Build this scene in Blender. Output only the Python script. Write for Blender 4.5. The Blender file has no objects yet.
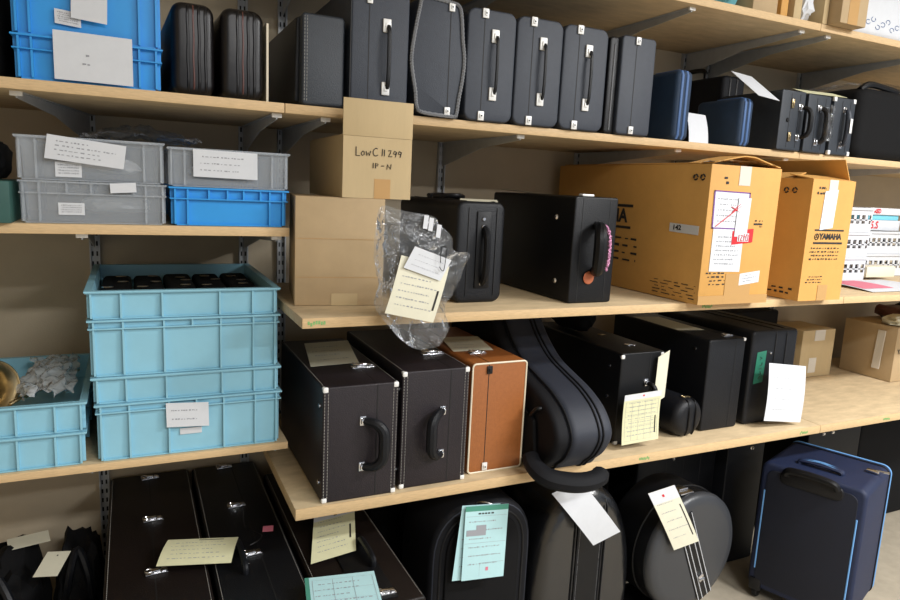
import bpy, bmesh, math, random
from mathutils import Vector, Matrix
PI = math.pi
SC = bpy.context.scene
C = SC.collection

# ------------------------------------------------------------------ camera, world, lamps, exposure
RX = Vector((0.9044511, -0.0285016, 0.4256241))      # world X seen in camera axes (right, down, forward)
RY = Vector((-0.4240057, -0.1694598, 0.8896643))
RZ = Vector((0.0467693, -0.9851249, -0.1653530))
cam = bpy.data.objects.new('camera', bpy.data.cameras.new('camera'))
C.objects.link(cam)
cam.data.sensor_width = 36.0
cam.data.lens = 672.0 / 900.0 * 36.0
right = Vector((RX[0], RY[0], RZ[0])); down = Vector((RX[1], RY[1], RZ[1])); fwd = Vector((RX[2], RY[2], RZ[2]))
m = Matrix.Identity(4)
for i in range(3):
    m[i][0] = right[i]; m[i][1] = -down[i]; m[i][2] = -fwd[i]
m.translation = Vector((0, -1.67, 1.5))
cam.matrix_world = m
cam.data.clip_start = 0.02
SC.camera = cam

world = bpy.data.worlds.new('world'); SC.world = world
world.use_nodes = True
world.node_tree.nodes['Background'].inputs[0].default_value = (0.80, 0.86, 0.95, 1)
world.node_tree.nodes['Background'].inputs[1].default_value = 0.42

def area(name, loc, sx, sy, power, col, rot=(0, 0, 0)):
    d = bpy.data.lights.new(name, 'AREA'); d.shape = 'RECTANGLE'; d.size = sx; d.size_y = sy
    d.energy = power; d.color = col
    o = bpy.data.objects.new(name, d); C.objects.link(o); o.location = loc; o.rotation_euler = rot
    return o
area('ceiling_lamp_light', (0.9, -3.0, 2.76), 1.2, 0.25, 62, (1.0, 1.0, 1.0))
area('ceiling_lamp_light', (2.9, -1.9, 2.76), 1.2, 0.25, 100, (1.0, 1.0, 1.0))
area('ceiling_lamp_light', (2.9, -4.0, 2.76), 1.2, 0.25, 90, (1.0, 1.0, 1.0))

SC.view_settings.view_transform = 'Standard'
SC.view_settings.look = 'None'
SC.view_settings.gamma = 1
SC.view_settings.use_curve_mapping = False
SC.view_settings.exposure = 0.35

# ------------------------------------------------------------------ materials
def lin(c):
    return tuple((x / 12.92 if x <= 0.04045 else ((x + 0.055) / 1.055) ** 2.4) for x in [v / 255.0 for v in c]) + (1,)

def mat(name, col, rough=0.5, metal=0.0, bump=0.0, scale=200.0, var=0.0, vscale=8.0, spec=0.5, kind='noise', stretch=None, dist=0.002):
    mt = bpy.data.materials.new(name); mt.use_nodes = True
    nt = mt.node_tree; b = nt.nodes['Principled BSDF']
    b.inputs['Base Color'].default_value = lin(col)
    b.inputs['Roughness'].default_value = rough
    b.inputs['Metallic'].default_value = metal
    b.inputs['Specular IOR Level'].default_value = spec
    tc = nt.nodes.new('ShaderNodeTexCoord'); src = tc.outputs['Object']
    if stretch:
        mp = nt.nodes.new('ShaderNodeMapping'); mp.inputs['Scale'].default_value = stretch
        nt.links.new(src, mp.inputs['Vector']); src = mp.outputs[0]
    if var > 0:
        n = nt.nodes.new('ShaderNodeTexNoise'); n.inputs['Scale'].default_value = vscale
        n.inputs['Detail'].default_value = 6; n.inputs['Roughness'].default_value = 0.65
        nt.links.new(src, n.inputs['Vector'])
        r = nt.nodes.new('ShaderNodeMapRange')
        r.inputs['From Min'].default_value = 0.3; r.inputs['From Max'].default_value = 0.7
        r.inputs['To Min'].default_value = 1 - var; r.inputs['To Max'].default_value = 1 + var
        nt.links.new(n.outputs[0], r.inputs[0])
        mx = nt.nodes.new('ShaderNodeMix'); mx.data_type = 'RGBA'; mx.blend_type = 'MULTIPLY'
        mx.inputs[0].default_value = 1; mx.inputs[6].default_value = lin(col)
        nt.links.new(r.outputs[0], mx.inputs[7]); nt.links.new(mx.outputs[2], b.inputs['Base Color'])
    if bump > 0:
        if kind == 'voronoi':
            n2 = nt.nodes.new('ShaderNodeTexVoronoi'); n2.feature = 'F1'
        else:
            n2 = nt.nodes.new('ShaderNodeTexNoise'); n2.inputs['Detail'].default_value = 3
        n2.inputs['Scale'].default_value = scale
        nt.links.new(src, n2.inputs['Vector'])
        bp = nt.nodes.new('ShaderNodeBump'); bp.inputs['Strength'].default_value = bump
        bp.inputs['Distance'].default_value = dist
        nt.links.new(n2.outputs[0], bp.inputs['Height']); nt.links.new(bp.outputs[0], b.inputs['Normal'])
    return mt

def glassy(name, col, alpha, rough=0.25, bump=0.0, scale=30, tr=0.0, spec=0.5):
    mt = mat(name, col, rough, bump=bump, scale=scale, dist=0.01, spec=spec)
    b = mt.node_tree.nodes['Principled BSDF']
    b.inputs['Alpha'].default_value = alpha
    return mt

def film_mat(name, haze):
    mt = bpy.data.materials.new(name); mt.use_nodes = True
    nt = mt.node_tree; nt.nodes.remove(nt.nodes['Principled BSDF']); out = nt.nodes['Material Output']
    tr = nt.nodes.new('ShaderNodeBsdfTransparent'); tr.inputs[0].default_value = (0.93, 0.94, 0.95, 1)
    gl = nt.nodes.new('ShaderNodeBsdfGlossy'); gl.inputs['Roughness'].default_value = 0.16; gl.inputs[0].default_value = (0.95, 0.97, 1, 1)
    df = nt.nodes.new('ShaderNodeBsdfDiffuse'); df.inputs[0].default_value = (0.8, 0.82, 0.84, 1)
    n = nt.nodes.new('ShaderNodeTexNoise'); n.inputs['Scale'].default_value = 45; n.inputs['Detail'].default_value = 3
    tc = nt.nodes.new('ShaderNodeTexCoord'); nt.links.new(tc.outputs['Object'], n.inputs['Vector'])
    bp = nt.nodes.new('ShaderNodeBump'); bp.inputs['Strength'].default_value = 0.7; bp.inputs['Distance'].default_value = 0.012
    nt.links.new(n.outputs[0], bp.inputs['Height'])
    for g_ in (gl, df): nt.links.new(bp.outputs[0], g_.inputs['Normal'])
    fr = nt.nodes.new('ShaderNodeFresnel'); fr.inputs[0].default_value = 1.42; nt.links.new(bp.outputs[0], fr.inputs['Normal'])
    m1 = nt.nodes.new('ShaderNodeMixShader'); m1.inputs[0].default_value = haze; nt.links.new(tr.outputs[0], m1.inputs[1]); nt.links.new(df.outputs[0], m1.inputs[2])
    m2 = nt.nodes.new('ShaderNodeMixShader'); nt.links.new(fr.outputs[0], m2.inputs[0]); nt.links.new(m1.outputs[0], m2.inputs[1]); nt.links.new(gl.outputs[0], m2.inputs[2])
    nt.links.new(m2.outputs[0], out.inputs[0])
    return mt

M = dict(
    wall=mat('wall_paint', (188, 174, 150), 0.9, bump=0.25, scale=260, var=0.06, vscale=5),
    floor=mat('floor_vinyl', (168, 158, 140), 0.55, var=0.12, vscale=14, bump=0.05, scale=60),
    ceil=mat('ceiling_paint', (215, 213, 208), 0.9, bump=0.1, scale=90),
    edge=mat('plywood_edge', (204, 174, 130), 0.6, var=0.14, vscale=40, stretch=(1, 1, 9), bump=0.1, scale=150),
    wood=mat('particle_board', (200, 178, 142), 0.62, var=0.16, vscale=30, bump=0.12, scale=120, stretch=(0.35, 1, 1)),
    green=mat('green_mark', (120, 165, 100), 0.7, var=0.2, vscale=80),
    steel=mat('bracket_steel', (180, 183, 186), 0.4, metal=0.1, var=0.08, vscale=30),
    chrome=mat('chrome', (225, 225, 228), 0.18, metal=1.0, bump=0.1, scale=60),
    nickel=mat('nickel_plate', (232, 232, 230), 0.4, metal=0.15, bump=0.1, scale=60),
    brass=mat('brass', (176, 156, 118), 0.32, metal=1.0, var=0.15, vscale=30),
    gunmetal=mat('dark_metal', (40, 40, 42), 0.4, metal=0.6),
    slate=mat('slate_leatherette', (43, 49, 60), 0.55, bump=0.25, scale=420, var=0.10, vscale=60, kind='voronoi', dist=0.001),
    slate2=mat('slate_vinyl', (36, 42, 50), 0.5, bump=0.25, scale=380, var=0.12, vscale=50, kind='voronoi', dist=0.001),
    black=mat('black_leatherette', (12, 13, 16), 0.42, spec=0.3, bump=0.3, scale=350, var=0.15, vscale=40, kind='voronoi', dist=0.001),
    black2=mat('black_tolex', (15, 17, 22), 0.48, spec=0.32, bump=0.35, scale=300, var=0.15, vscale=50, kind='voronoi', dist=0.0012),
    blackm=mat('matte_black_cloth', (8, 8, 10), 0.85, bump=0.3, scale=500, spec=0.25),
    plum=mat('dark_plum_tolex', (33, 27, 31), 0.48, spec=0.35, bump=0.35, scale=320, var=0.18, vscale=55, kind='voronoi', dist=0.0012),
    dbrown=mat('dark_brown_tolex', (19, 12, 10), 0.5, spec=0.3, bump=0.3, scale=320, var=0.2, vscale=20, kind='voronoi', dist=0.001),
    gbrown=mat('glossy_dark_brown_vinyl', (13, 9, 10), 0.34, spec=0.4, bump=0.15, scale=40, var=0.15, vscale=20),
    tan=mat('tan_leather', (148, 88, 42), 0.45, bump=0.2, scale=200, var=0.10, vscale=90),
    cream=mat('cream_piping', (226, 216, 192), 0.5),
    thread=mat('pale_thread', (168, 166, 160), 0.8),
    braid=mat('grey_braid', (120, 122, 126), 0.8, bump=0.8, scale=260),
    seam=mat('seam_black', (10, 10, 12), 0.6),
    navy=mat('navy_nylon', (24, 48, 74), 0.7, bump=0.4, scale=700, var=0.12, vscale=20),
    navyl=mat('blue_zip_tape', (66, 100, 150), 0.6, bump=0.4, scale=500),
    gignavy=mat('slate_navy_nylon', (34, 39, 51), 0.6, bump=0.35, scale=700, var=0.06, vscale=15),
    gigdark=mat('black_navy_nylon', (11, 12, 17), 0.7, spec=0.25, bump=0.35, scale=700, var=0.1, vscale=15),
    suit=mat('suitcase_navy', (16, 30, 62), 0.6, bump=0.4, scale=800, var=0.12, vscale=14),
    suitb=mat('suitcase_back_navy', (9, 16, 34), 0.65, bump=0.4, scale=800, var=0.12, vscale=12),
    lblue=mat('light_blue_piping', (112, 168, 226), 0.5),
    gloss=mat('glossy_black_vinyl', (14, 15, 18), 0.26, spec=1.0, bump=0.8, scale=16, var=0.1, vscale=10, dist=0.004),
    disc=mat('grey_black_vinyl', (52, 54, 58), 0.36, bump=0.2, scale=420, kind='voronoi', dist=0.001),
    lbcrate=mat('pale_blue_plastic', (140, 194, 214), 0.42, var=0.04, vscale=12, bump=0.04, scale=40),
    bcrate=mat('bright_blue_plastic', (44, 150, 224), 0.38, var=0.04, vscale=12, bump=0.04, scale=40),
    clear=glassy('translucent_plastic', (200, 208, 216), 0.26, 0.3, 0.05, 30),
    film=film_mat('clear_film', 0.05), milky=film_mat('milky_film', 0.55),
    card=mat('cardboard', (188, 166, 126), 0.75, var=0.05, vscale=20, bump=0.08, scale=120, stretch=(1, 1, 0.2)),
    card2=mat('cardboard_pale', (178, 154, 118), 0.75, var=0.05, vscale=16, bump=0.08, scale=120),
    ocard=mat('cardboard_ochre', (202, 152, 80), 0.7, var=0.05, vscale=14, bump=0.08, scale=120),
    tape=mat('packing_tape', (186, 146, 92), 0.3),
    wtape=glassy('clear_tape', (232, 226, 214), 0.7, 0.25),
    paper=mat('white_paper', (208, 211, 216), 0.75, var=0.03, vscale=30),
    ypaper=mat('pale_yellow_paper', (214, 212, 174), 0.75, var=0.04, vscale=30),
    cpaper=mat('cream_paper', (216, 213, 192), 0.75, var=0.04, vscale=30),
    cyan=mat('pale_cyan_paper', (178, 216, 220), 0.75, var=0.03, vscale=30),
    teal=mat('teal_print', (70, 140, 120), 0.7),
    ink=mat('dark_ink', (38, 36, 36), 0.7),
    gink=mat('grey_ink', (150, 152, 158), 0.7),
    pink=mat('pink_ink', (214, 120, 140), 0.7),
    purple=mat('violet_ink', (110, 60, 140), 0.7),
    red=mat('red_print', (206, 34, 44), 0.6),
    gtape=mat('green_tape', (36, 110, 88), 0.5, var=0.08, vscale=30),
    tealbox=mat('dark_teal_card', (44, 84, 78), 0.6, var=0.1, vscale=30),
    white=mat('white_plastic', (206, 208, 212), 0.4),
    glitter=mat('pink_sequins', (216, 150, 190), 0.3, metal=0.4, bump=1.0, scale=900, var=0.5, vscale=600),
    copper=mat('copper_charm', (190, 110, 76), 0.4, metal=0.5),
    sky=mat('sky_blue_card', (120, 196, 216), 0.6),
    brownstrap=mat('brown_leather', (92, 52, 44), 0.35),
)

# ------------------------------------------------------------------ mesh helpers
def V(*a): return Vector(a)
ID = Matrix.Identity(4)

def frame(o, u, v):
    """matrix taking local (u, v, n) to space: origin o, axes u and v"""
    o, u, v = Vector(o), Vector(u).normalized(), Vector(v).normalized()
    n = u.cross(v).normalized()
    mm = Matrix.Identity(4)
    for i in range(3):
        mm[i][0] = u[i]; mm[i][1] = v[i]; mm[i][2] = n[i]; mm[i][3] = o[i]
    return mm

def box(bm, x0, x1, y0, y1, z0, z1, bev=0.0, T=None, seg=2):
    r = bmesh.ops.create_cube(bm, size=1)
    vs = r['verts']
    bmesh.ops.scale(bm, vec=(x1 - x0, y1 - y0, z1 - z0), verts=vs)
    bmesh.ops.translate(bm, vec=((x0 + x1) / 2, (y0 + y1) / 2, (z0 + z1) / 2), verts=vs)
    if bev > 0:
        es = list({e for v in vs for e in v.link_edges})
        g = bmesh.ops.bevel(bm, geom=es, offset=bev, segments=seg, affect='EDGES', profile=0.5)
        vs = list({v for f in g['faces'] for v in f.verts} | {v for v in vs if v.is_valid})
    if T is not None:
        bmesh.ops.transform(bm, matrix=T, verts=[v for v in vs if v.is_valid])
    return vs

def rrect(w, h, r, n=6, x0=0.0, z0=0.0):
    """rounded rectangle outline, counter-clockwise, base on z0, centred on x0"""
    pts = []
    for cx, cz, a0 in ((w / 2 - r, r, -PI / 2), (w / 2 - r, h - r, 0), (-w / 2 + r, h - r, PI / 2), (-w / 2 + r, r, PI)):
        for k in range(n + 1):
            a = a0 + PI / 2 * k / n
            pts.append((x0 + cx + r * math.cos(a), z0 + cz + r * math.sin(a)))
    return pts

def inset(pts, d):
    n = len(pts); out = []
    for i in range(n):
        a = Vector(pts[i - 1]); b = Vector(pts[i]); c = Vector(pts[(i + 1) % n])
        t1 = (b - a); t2 = (c - b)
        t1 = t1.normalized() if t1.length > 1e-7 else Vector((0, 0))
        t2 = t2.normalized() if t2.length > 1e-7 else Vector((0, 0))
        t = (t1 + t2)
        if t.length < 1e-6: t = t2
        t.normalize()
        nn = Vector((-t.y, t.x))
        k = max(0.5, t.dot(t2) if t2.length else 1)
        out.append((b.x + nn.x * d / k, b.y + nn.y * d / k))
    return out

def prism(bm, pts, y0, y1, bev=0.0, T=None, seg=3, plane='xz'):
    """outline in x,z pushed along y from y0 to y1 with rounded rims"""
    prof = []
    if bev > 0:
        for k in range(seg + 1):
            a = PI / 2 * k / seg
            prof.append((y0 + bev * (1 - math.sin(a)), bev * (1 - math.cos(a))))
        prof.reverse()
        prof2 = [(y1 - (p[0] - y0), p[1]) for p in reversed(prof)]
        prof = prof + prof2
    else:
        prof = [(y0, 0), (y1, 0)]
    loops = []; new = []
    for y, d in prof:
        q = inset(pts, d) if d > 1e-7 else pts
        lp = [bm.verts.new((a, y, b)) for a, b in q]
        loops.append(lp); new += lp
    n = len(pts)
    for i in range(len(loops) - 1):
        for j in range(n):
            bm.faces.new((loops[i][j], loops[i][(j + 1) % n], loops[i + 1][(j + 1) % n], loops[i + 1][j]))
    bm.faces.new(list(reversed(loops[0]))); bm.faces.new(loops[-1])
    if plane == 'yz':      # outline given in y,z pushed along x
        for v in new: v.co = Vector((v.co.y, v.co.x, v.co.z))
    if T is not None: bmesh.ops.transform(bm, matrix=T, verts=new)
    return new

def tube(bm, pts, r, n=8, closed=False, flat=1.0):
    pts = [Vector(p) for p in pts]; m_ = len(pts); rings = []
    prev = None
    for i, p in enumerate(pts):
        if closed: t = pts[(i + 1) % m_] - pts[i - 1]
        else: t = pts[min(i + 1, m_ - 1)] - pts[max(i - 1, 0)]
        if t.length < 1e-9: t = Vector((0, 0, 1))
        t.normalize()
        if prev is None:
            a = Vector((0, 0, 1)) if abs(t.z) < 0.9 else Vector((0, 1, 0))
            u = t.cross(a).normalized()
        else:
            u = prev - t * prev.dot(t)
            u = u.normalized() if u.length > 1e-6 else t.orthogonal().normalized()
        prev = u; w = t.cross(u)
        rr = r[i] if isinstance(r, (list, tuple)) else r
        rings.append([bm.verts.new(p + (u * math.cos(2 * PI * k / n) + w * math.sin(2 * PI * k / n) * flat) * rr) for k in range(n)])
    L = m_ if closed else m_ - 1
    for i in range(L):
        A = rings[i]; B = rings[(i + 1) % m_]
        for k in range(n):
            bm.faces.new((A[k], A[(k + 1) % n], B[(k + 1) % n], B[k]))
    if not closed:
        bm.faces.new(list(reversed(rings[0]))); bm.faces.new(rings[-1])

def smooth_path(pts, n=6, closed=False):
    pts = [Vector(p) for p in pts]; out = []; m_ = len(pts)
    for i in range(m_ if closed else m_ - 1):
        p0 = pts[i - 1] if (closed or i > 0) else pts[0]
        p1 = pts[i]; p2 = pts[(i + 1) % m_]
        p3 = pts[(i + 2) % m_] if (closed or i + 2 < m_) else pts[-1]
        for k in range(n):
            t = k / n
            out.append(0.5 * ((2 * p1) + (p2 - p0) * t + (2 * p0 - 5 * p1 + 4 * p2 - p3) * t * t + (3 * p1 - p0 - 3 * p2 + p3) * t ** 3))
    if not closed: out.append(pts[-1])
    return out

def dashes(bm, pts, closed=False, length=0.005, gap=0.003, r=0.0007):
    """row of short stitches along a path"""
    pts = [Vector(p) for p in pts]
    if closed: pts = pts + [pts[0]]
    carry = 0.0
    for a, b in zip(pts[:-1], pts[1:]):
        L = (b - a).length
        if L < 1e-6: continue
        d = (b - a) / L; s = carry
        while s < L:
            p = a + d * s; q = a + d * min(L, s + length)
            tube(bm, [p, q], r, 4)
            s += length + gap
        carry = s - L

def lathe(bm, prof, n=32, T=None):
    rings = []; new = []
    for r, z in prof:
        if r < 1e-6:
            v = bm.verts.new((0, 0, z)); rings.append([v]); new.append(v)
        else:
            rg = [bm.verts.new((r * math.cos(2 * PI * k / n), r * math.sin(2 * PI * k / n), z)) for k in range(n)]
            rings.append(rg); new += rg
    for A, B in zip(rings[:-1], rings[1:]):
        for k in range(n):
            a = [A[k % len(A)], A[(k + 1) % len(A)], B[(k + 1) % len(B)], B[k % len(B)]]
            u = []
            for v in a:
                if v not in u: u.append(v)
            if len(u) > 2:
                try: bm.faces.new(u)
                except ValueError: pass
    if T is not None: bmesh.ops.transform(bm, matrix=T, verts=new)

def obj(name, bm, material, parent=None, loc=None, rotz=0.0, smooth=True, angle=35):
    bmesh.ops.recalc_face_normals(bm, faces=bm.faces)
    me = bpy.data.meshes.new(name)
    top = parent is None
    off = Vector((0, 0, 0))
    if top and loc is None and len(bm.verts):
        xs = [v.co for v in bm.verts]
        off = Vector(((min(p.x for p in xs) + max(p.x for p in xs)) / 2, (min(p.y for p in xs) + max(p.y for p in xs)) / 2, min(p.z for p in xs)))
        bmesh.ops.translate(bm, vec=-off, verts=bm.verts)
    bm.to_mesh(me); bm.free()
    me.materials.append(material if not isinstance(material, str) else M[material])
    if smooth:
        for p in me.polygons: p.use_smooth = True
        me.set_sharp_from_angle(angle=math.radians(angle))
    o = bpy.data.objects.new(name, me); C.objects.link(o)
    if parent: o.parent = parent
    else:
        o.location = off if loc is None else loc; o.rotation_euler = (0, 0, rotz)
    return o

def tag(o, label, cat, group=None):
    o['label'] = label; o['category'] = cat
    if group: o['group'] = group
    return o

def thing(name, label, cat, loc=(0, 0, 0), rotz=0.0, group=None):
    o = bpy.data.objects.new(name, None); C.objects.link(o)
    o.empty_display_size = 0.05; o.location = loc; o.rotation_euler = (0, 0, rotz)
    return tag(o, label, cat, group)

def struct(name, bm, material):
    o = obj(name, bm, material, smooth=False); o['kind'] = 'structure'; return o

def dup(root, loc, label, rotz=None):
    r = root.copy(); C.objects.link(r); r.location = loc; r['label'] = label
    if rotz is not None: r.rotation_euler = (0, 0, rotz)
    for ch in list(root.children):
        c = ch.copy(); C.objects.link(c); c.parent = r
        for g in list(ch.children):
            d = g.copy(); C.objects.link(d); d.parent = c
    return r

B = bmesh.new

# text as a mesh lying in a frame
def lettering(name, s, size, F, material, parent, bold=0.0, align='CENTER', sx=1.0):
    cu = bpy.data.curves.new(name, 'FONT'); cu.body = s; cu.size = size; cu.align_x = align; cu.align_y = 'CENTER'
    cu.offset = bold; cu.extrude = 0.0002; cu.resolution_u = 2
    to = bpy.data.objects.new(name, cu); C.objects.link(to)
    dg = bpy.context.evaluated_depsgraph_get(); dg.update()
    me = bpy.data.meshes.new_from_object(to.evaluated_get(dg))
    bpy.data.objects.remove(to); bpy.data.curves.remove(cu)
    me.transform(F @ Matrix.Diagonal((sx, 1, 1, 1)) @ Matrix.Translation((0, 0, 0.0004)))
    me.materials.clear(); me.materials.append(M[material])
    me.name = name
    o = bpy.data.objects.new(name, me); C.objects.link(o); o.parent = parent
    return o

def strokes(name, polys, F, r, material, parent):
    """pen strokes given as polylines in the frame's u,v"""
    bm = B()
    for pl in polys:
        pts = [F @ Vector((p[0], p[1], 0.0006)) for p in pl]
        tube(bm, pts, r, 5, flat=1.0)
    return obj(name, bm, material, parent)

def patch(bm, F, u0, u1, v0, v1, t=0.0006, bow=0.0, n=1):
    """thin rectangle on a frame"""
    if n == 1 and bow == 0:
        box(bm, u0, u1, v0, v1, 0.0001, t, T=F)

def scribble(bm, S, rows, seed, u0=0.1, u1=0.9, v0=0.12, v1=0.88, hgt=0.02, fill=0.6):
    """rows of illegible small writing on surface S(u,v)->(point, normal)"""
    R = random.Random(seed)
    for i in range(rows):
        v = v1 - (v1 - v0) * (i + 0.5) / rows
        u = u0 + R.random() * 0.08
        end = u1 - R.random() * (u1 - u0) * (1 - fill)
        while u < end:
            w = 0.015 + R.random() * 0.035
            h = hgt * (0.6 + 0.5 * R.random())
            q = [S(a, b) for a, b in ((u, v), (min(u + w, end), v + R.uniform(-.3, .3) * h), (min(u + w, end), v + h), (u, v + h))]
            vs = [bm.verts.new(p + n * 0.0006) for p, n in q]
            bm.faces.new(vs)
            u += w + 0.012 + R.random() * 0.03

def sheet(name, p00, p10, p01, label=None, cat='paper tag', group=None, material='paper', bow=0.0, parent=None, curl=0.0, t=0.0005,
          ink=None, rows=6, seed=1, head=None, skew=0.0, extra=None, area_=(0.1, 0.9, 0.12, 0.85), hgt=0.02, fill=0.6):
    """paper sheet: p00 lower-left, p10 lower-right, p01 upper-left; bow bulges the middle, curl lifts the bottom"""
    p00, p10, p01 = Vector(p00), Vector(p10), Vector(p01)
    U = p10 - p00; W = p01 - p00; N = U.cross(W).normalized()
    def P(u, v):
        return p00 + U * u + W * v + N * (bow * math.sin(PI * v) + curl * (1 - v) ** 2 + skew * math.sin(PI * u))
    def S(u, v):
        e = 1e-3
        n = (P(u + e, v) - P(u, v)).cross(P(u, v + e) - P(u, v)).normalized()
        return P(u, v), n
    bm = B(); n_ = 8
    g = {}
    for s in (0, 1):
        for i in range(n_ + 1):
            for j in range(n_ + 1):
                p, nn = S(i / n_, j / n_)
                g[s, i, j] = bm.verts.new(p - nn * (t * (1 - s)) )
    for i in range(n_):
        for j in range(n_):
            bm.faces.new((g[1, i, j], g[1, i + 1, j], g[1, i + 1, j + 1], g[1, i, j + 1]))
            bm.faces.new((g[0, i, j], g[0, i, j + 1], g[0, i + 1, j + 1], g[0, i + 1, j]))
    for k in range(n_):
        bm.faces.new((g[0, k, 0], g[0, k + 1, 0], g[1, k + 1, 0], g[1, k, 0]))
        bm.faces.new((g[0, k, n_], g[1, k, n_], g[1, k + 1, n_], g[0, k + 1, n_]))
        bm.faces.new((g[0, 0, k], g[1, 0, k], g[1, 0, k + 1], g[0, 0, k + 1]))
        bm.faces.new((g[0, n_, k], g[0, n_, k + 1], g[1, n_, k + 1], g[1, n_, k]))
    if parent is None:
        root = thing(name, label, cat, (p00 + U / 2), 0, group)
        off = -(p00 + U / 2)
        bmesh.ops.translate(bm, vec=off, verts=bm.verts)
        o = obj('sheet', bm, material, root)
    else:
        off = Vector((0, 0, 0)); o = obj(name, bm, material, parent); root = o
    def add(nm, bmx, mm):
        bmesh.ops.translate(bmx, vec=off, verts=bmx.verts); obj(nm, bmx, mm, root, smooth=False)
    if ink and rows:
        b2 = B(); scribble(b2, S, rows, seed, *area_, hgt=hgt, fill=fill)
        add('writing', b2, ink)
    if head:
        b2 = B(); u0, u1, v0, v1 = head[1]
        for k in range(4):
            for j in range(2):
                ua = u0 + (u1 - u0) * k / 4; ub = u0 + (u1 - u0) * (k + 1) / 4; va = v0 + (v1 - v0) * j / 2; vb = v0 + (v1 - v0) * (j + 1) / 2
                vs = []
                for a, b_ in ((ua, va), (ub, va), (ub, vb), (ua, vb)):
                    p, nn = S(a, b_); vs.append(b2.verts.new(p + nn * 0.0004))
                b2.faces.new(vs)
        add('printed_band', b2, head[0])
    if extra:
        for nm, mm, rects in extra:
            b2 = B()
            for (u0, u1, v0, v1) in rects:
                kk = max(1, int((v1 - v0) * 10)); 
                for k in range(kk):
                    va = v0 + (v1 - v0) * k / kk; vb = v0 + (v1 - v0) * (k + 1) / kk; vs = []
                    for a, b_ in ((u0, va), (u1, va), (u1, vb), (u0, vb)):
                        p, nn = S(a, b_); vs.append(b2.verts.new(p + nn * 0.0007))
                    b2.faces.new(vs)
            add(nm, b2, mm)
    return root

def grid_lines(nu, nv, u0, u1, v0, v1, w=0.008):
    r = []
    for i in range(nu + 1):
        u = u0 + (u1 - u0) * i / nu; r.append((u, u + w, v0, v1))
    for j in range(nv + 1):
        v = v0 + (v1 - v0) * j / nv; r.append((u0, u1, v, v + w * 0.6))
    return r

# ------------------------------------------------------------------ the setting
bm = B(); box(bm, -2.5, 6.5, 0.577, 0.70, -0.05, 2.85); struct('wall_back', bm, 'wall')
bm = B(); box(bm, -2.5, 6.5, -5.0, 0.577, -0.06, 0.0); struct('floor', bm, 'floor')
bm = B(); box(bm, -1.6, -1.5, -5.0, 0.575, 0.001, 2.849); struct('added_wall_left', bm, 'wall')  # unseen wall, added to keep ambient light off the left-hand faces
bm = B(); box(bm, -2.5, 6.5, -5.0, 0.70, 2.85, 2.95); struct('ceiling', bm, 'ceil')
for i, (x, y, w) in enumerate(((0.9, -3.0, 'leftmost, behind the photographer'), (2.9, -1.9, 'nearest the shelves'), (2.9, -4.0, 'farthest from the shelves'))):
    t = thing('ceiling_lamp', 'white fluorescent ceiling lamp housing ' + w, 'lamp', (x, y, 2.785), 0, 'ceiling lamps')
    bm = B(); box(bm, -0.65, 0.65, -0.15, 0.15, 0.0, 0.065, 0.004); obj('housing', bm, 'white', t)

def board(x0, x1, y0, y1, z, label, t=0.030, marks=()):
    """top surface at z"""
    o = thing('shelf_board', label, 'shelf', ((x0 + x1) / 2, y0, z - t), 0, 'wooden shelf boards')
    cx = (x0 + x1) / 2
    bm = B(); box(bm, x0 - cx + 0.001, x1 - cx - 0.001, 0.004, y1 - y0, 0, t, 0.0008); obj('panel', bm, 'wood', o)
    bm = B(); box(bm, x0 - cx + 0.001, x1 - cx - 0.001, 0, 0.004, 0.0003, t - 0.0003, 0.0008); obj('edge_band', bm, 'edge', o)
    for mx in marks:
        bm = B(); R = random.Random(int(mx * 100))
        for k in range(7):
            a = mx - cx - 0.018 + 0.006 * k; c = t * 0.5 + R.uniform(-0.003, 0.003)
            box(bm, a, a + 0.0045, -0.0006, 0.0001, c - 0.0045, c + 0.0035)
        obj('green_mark', bm, 'green', o)
    return o
WY = 0.572
ZU, ZM, ZL, ZMR, ZB, ZT = 1.679, 1.383, 0.829, 1.195, 0.712, 2.112
board(-1.49, 0.339, 0, WY - .012, ZU, 'upper shelf board on the left carrying the bright blue crates', 0.023)
board(0.339, 2.135, 0, WY - .012, ZU, 'upper shelf board in the middle carrying the row of slate grey cases', 0.023)
board(2.135, 3.93, 0, WY - .012, ZU, 'upper shelf board on the right carrying the big soft black bag', 0.023)
board(-1.49, 0.353, 0, WY - .012, ZM, 'left shelf board under the translucent grey crates', 0.022)
board(-1.49, 0.353, 0, WY - .012, ZL, 'left shelf board under the pale blue crate stack', 0.019)
board(0.339, 2.190, -0.20, WY - .23, ZMR, 'deep shelf board under the two big ochre cartons', 0.024, (0.37, 1.56))
board(2.190, 3.99, -0.20, WY - .012, ZMR, 'deep shelf board on the right under the white baskets', 0.024)
board(0.339, 2.24, -0.150, WY - .012, ZB, 'low deep shelf board under the dark and tan instrument cases', 0.029, (1.42, 2.15))
board(2.24, 4.04, -0.150, WY - .012, ZB, 'low shelf board on the right under the small cardboard cartons', 0.029, (2.62,))
board(0.30, 2.160, 0.0, WY - .012, ZT, 'topmost shelf board seen from below over the slate cases', 0.024)
board(2.160, 3.96, 0.0, WY - .012, ZT, 'topmost shelf board on the right end under the white bag', 0.024)

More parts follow.
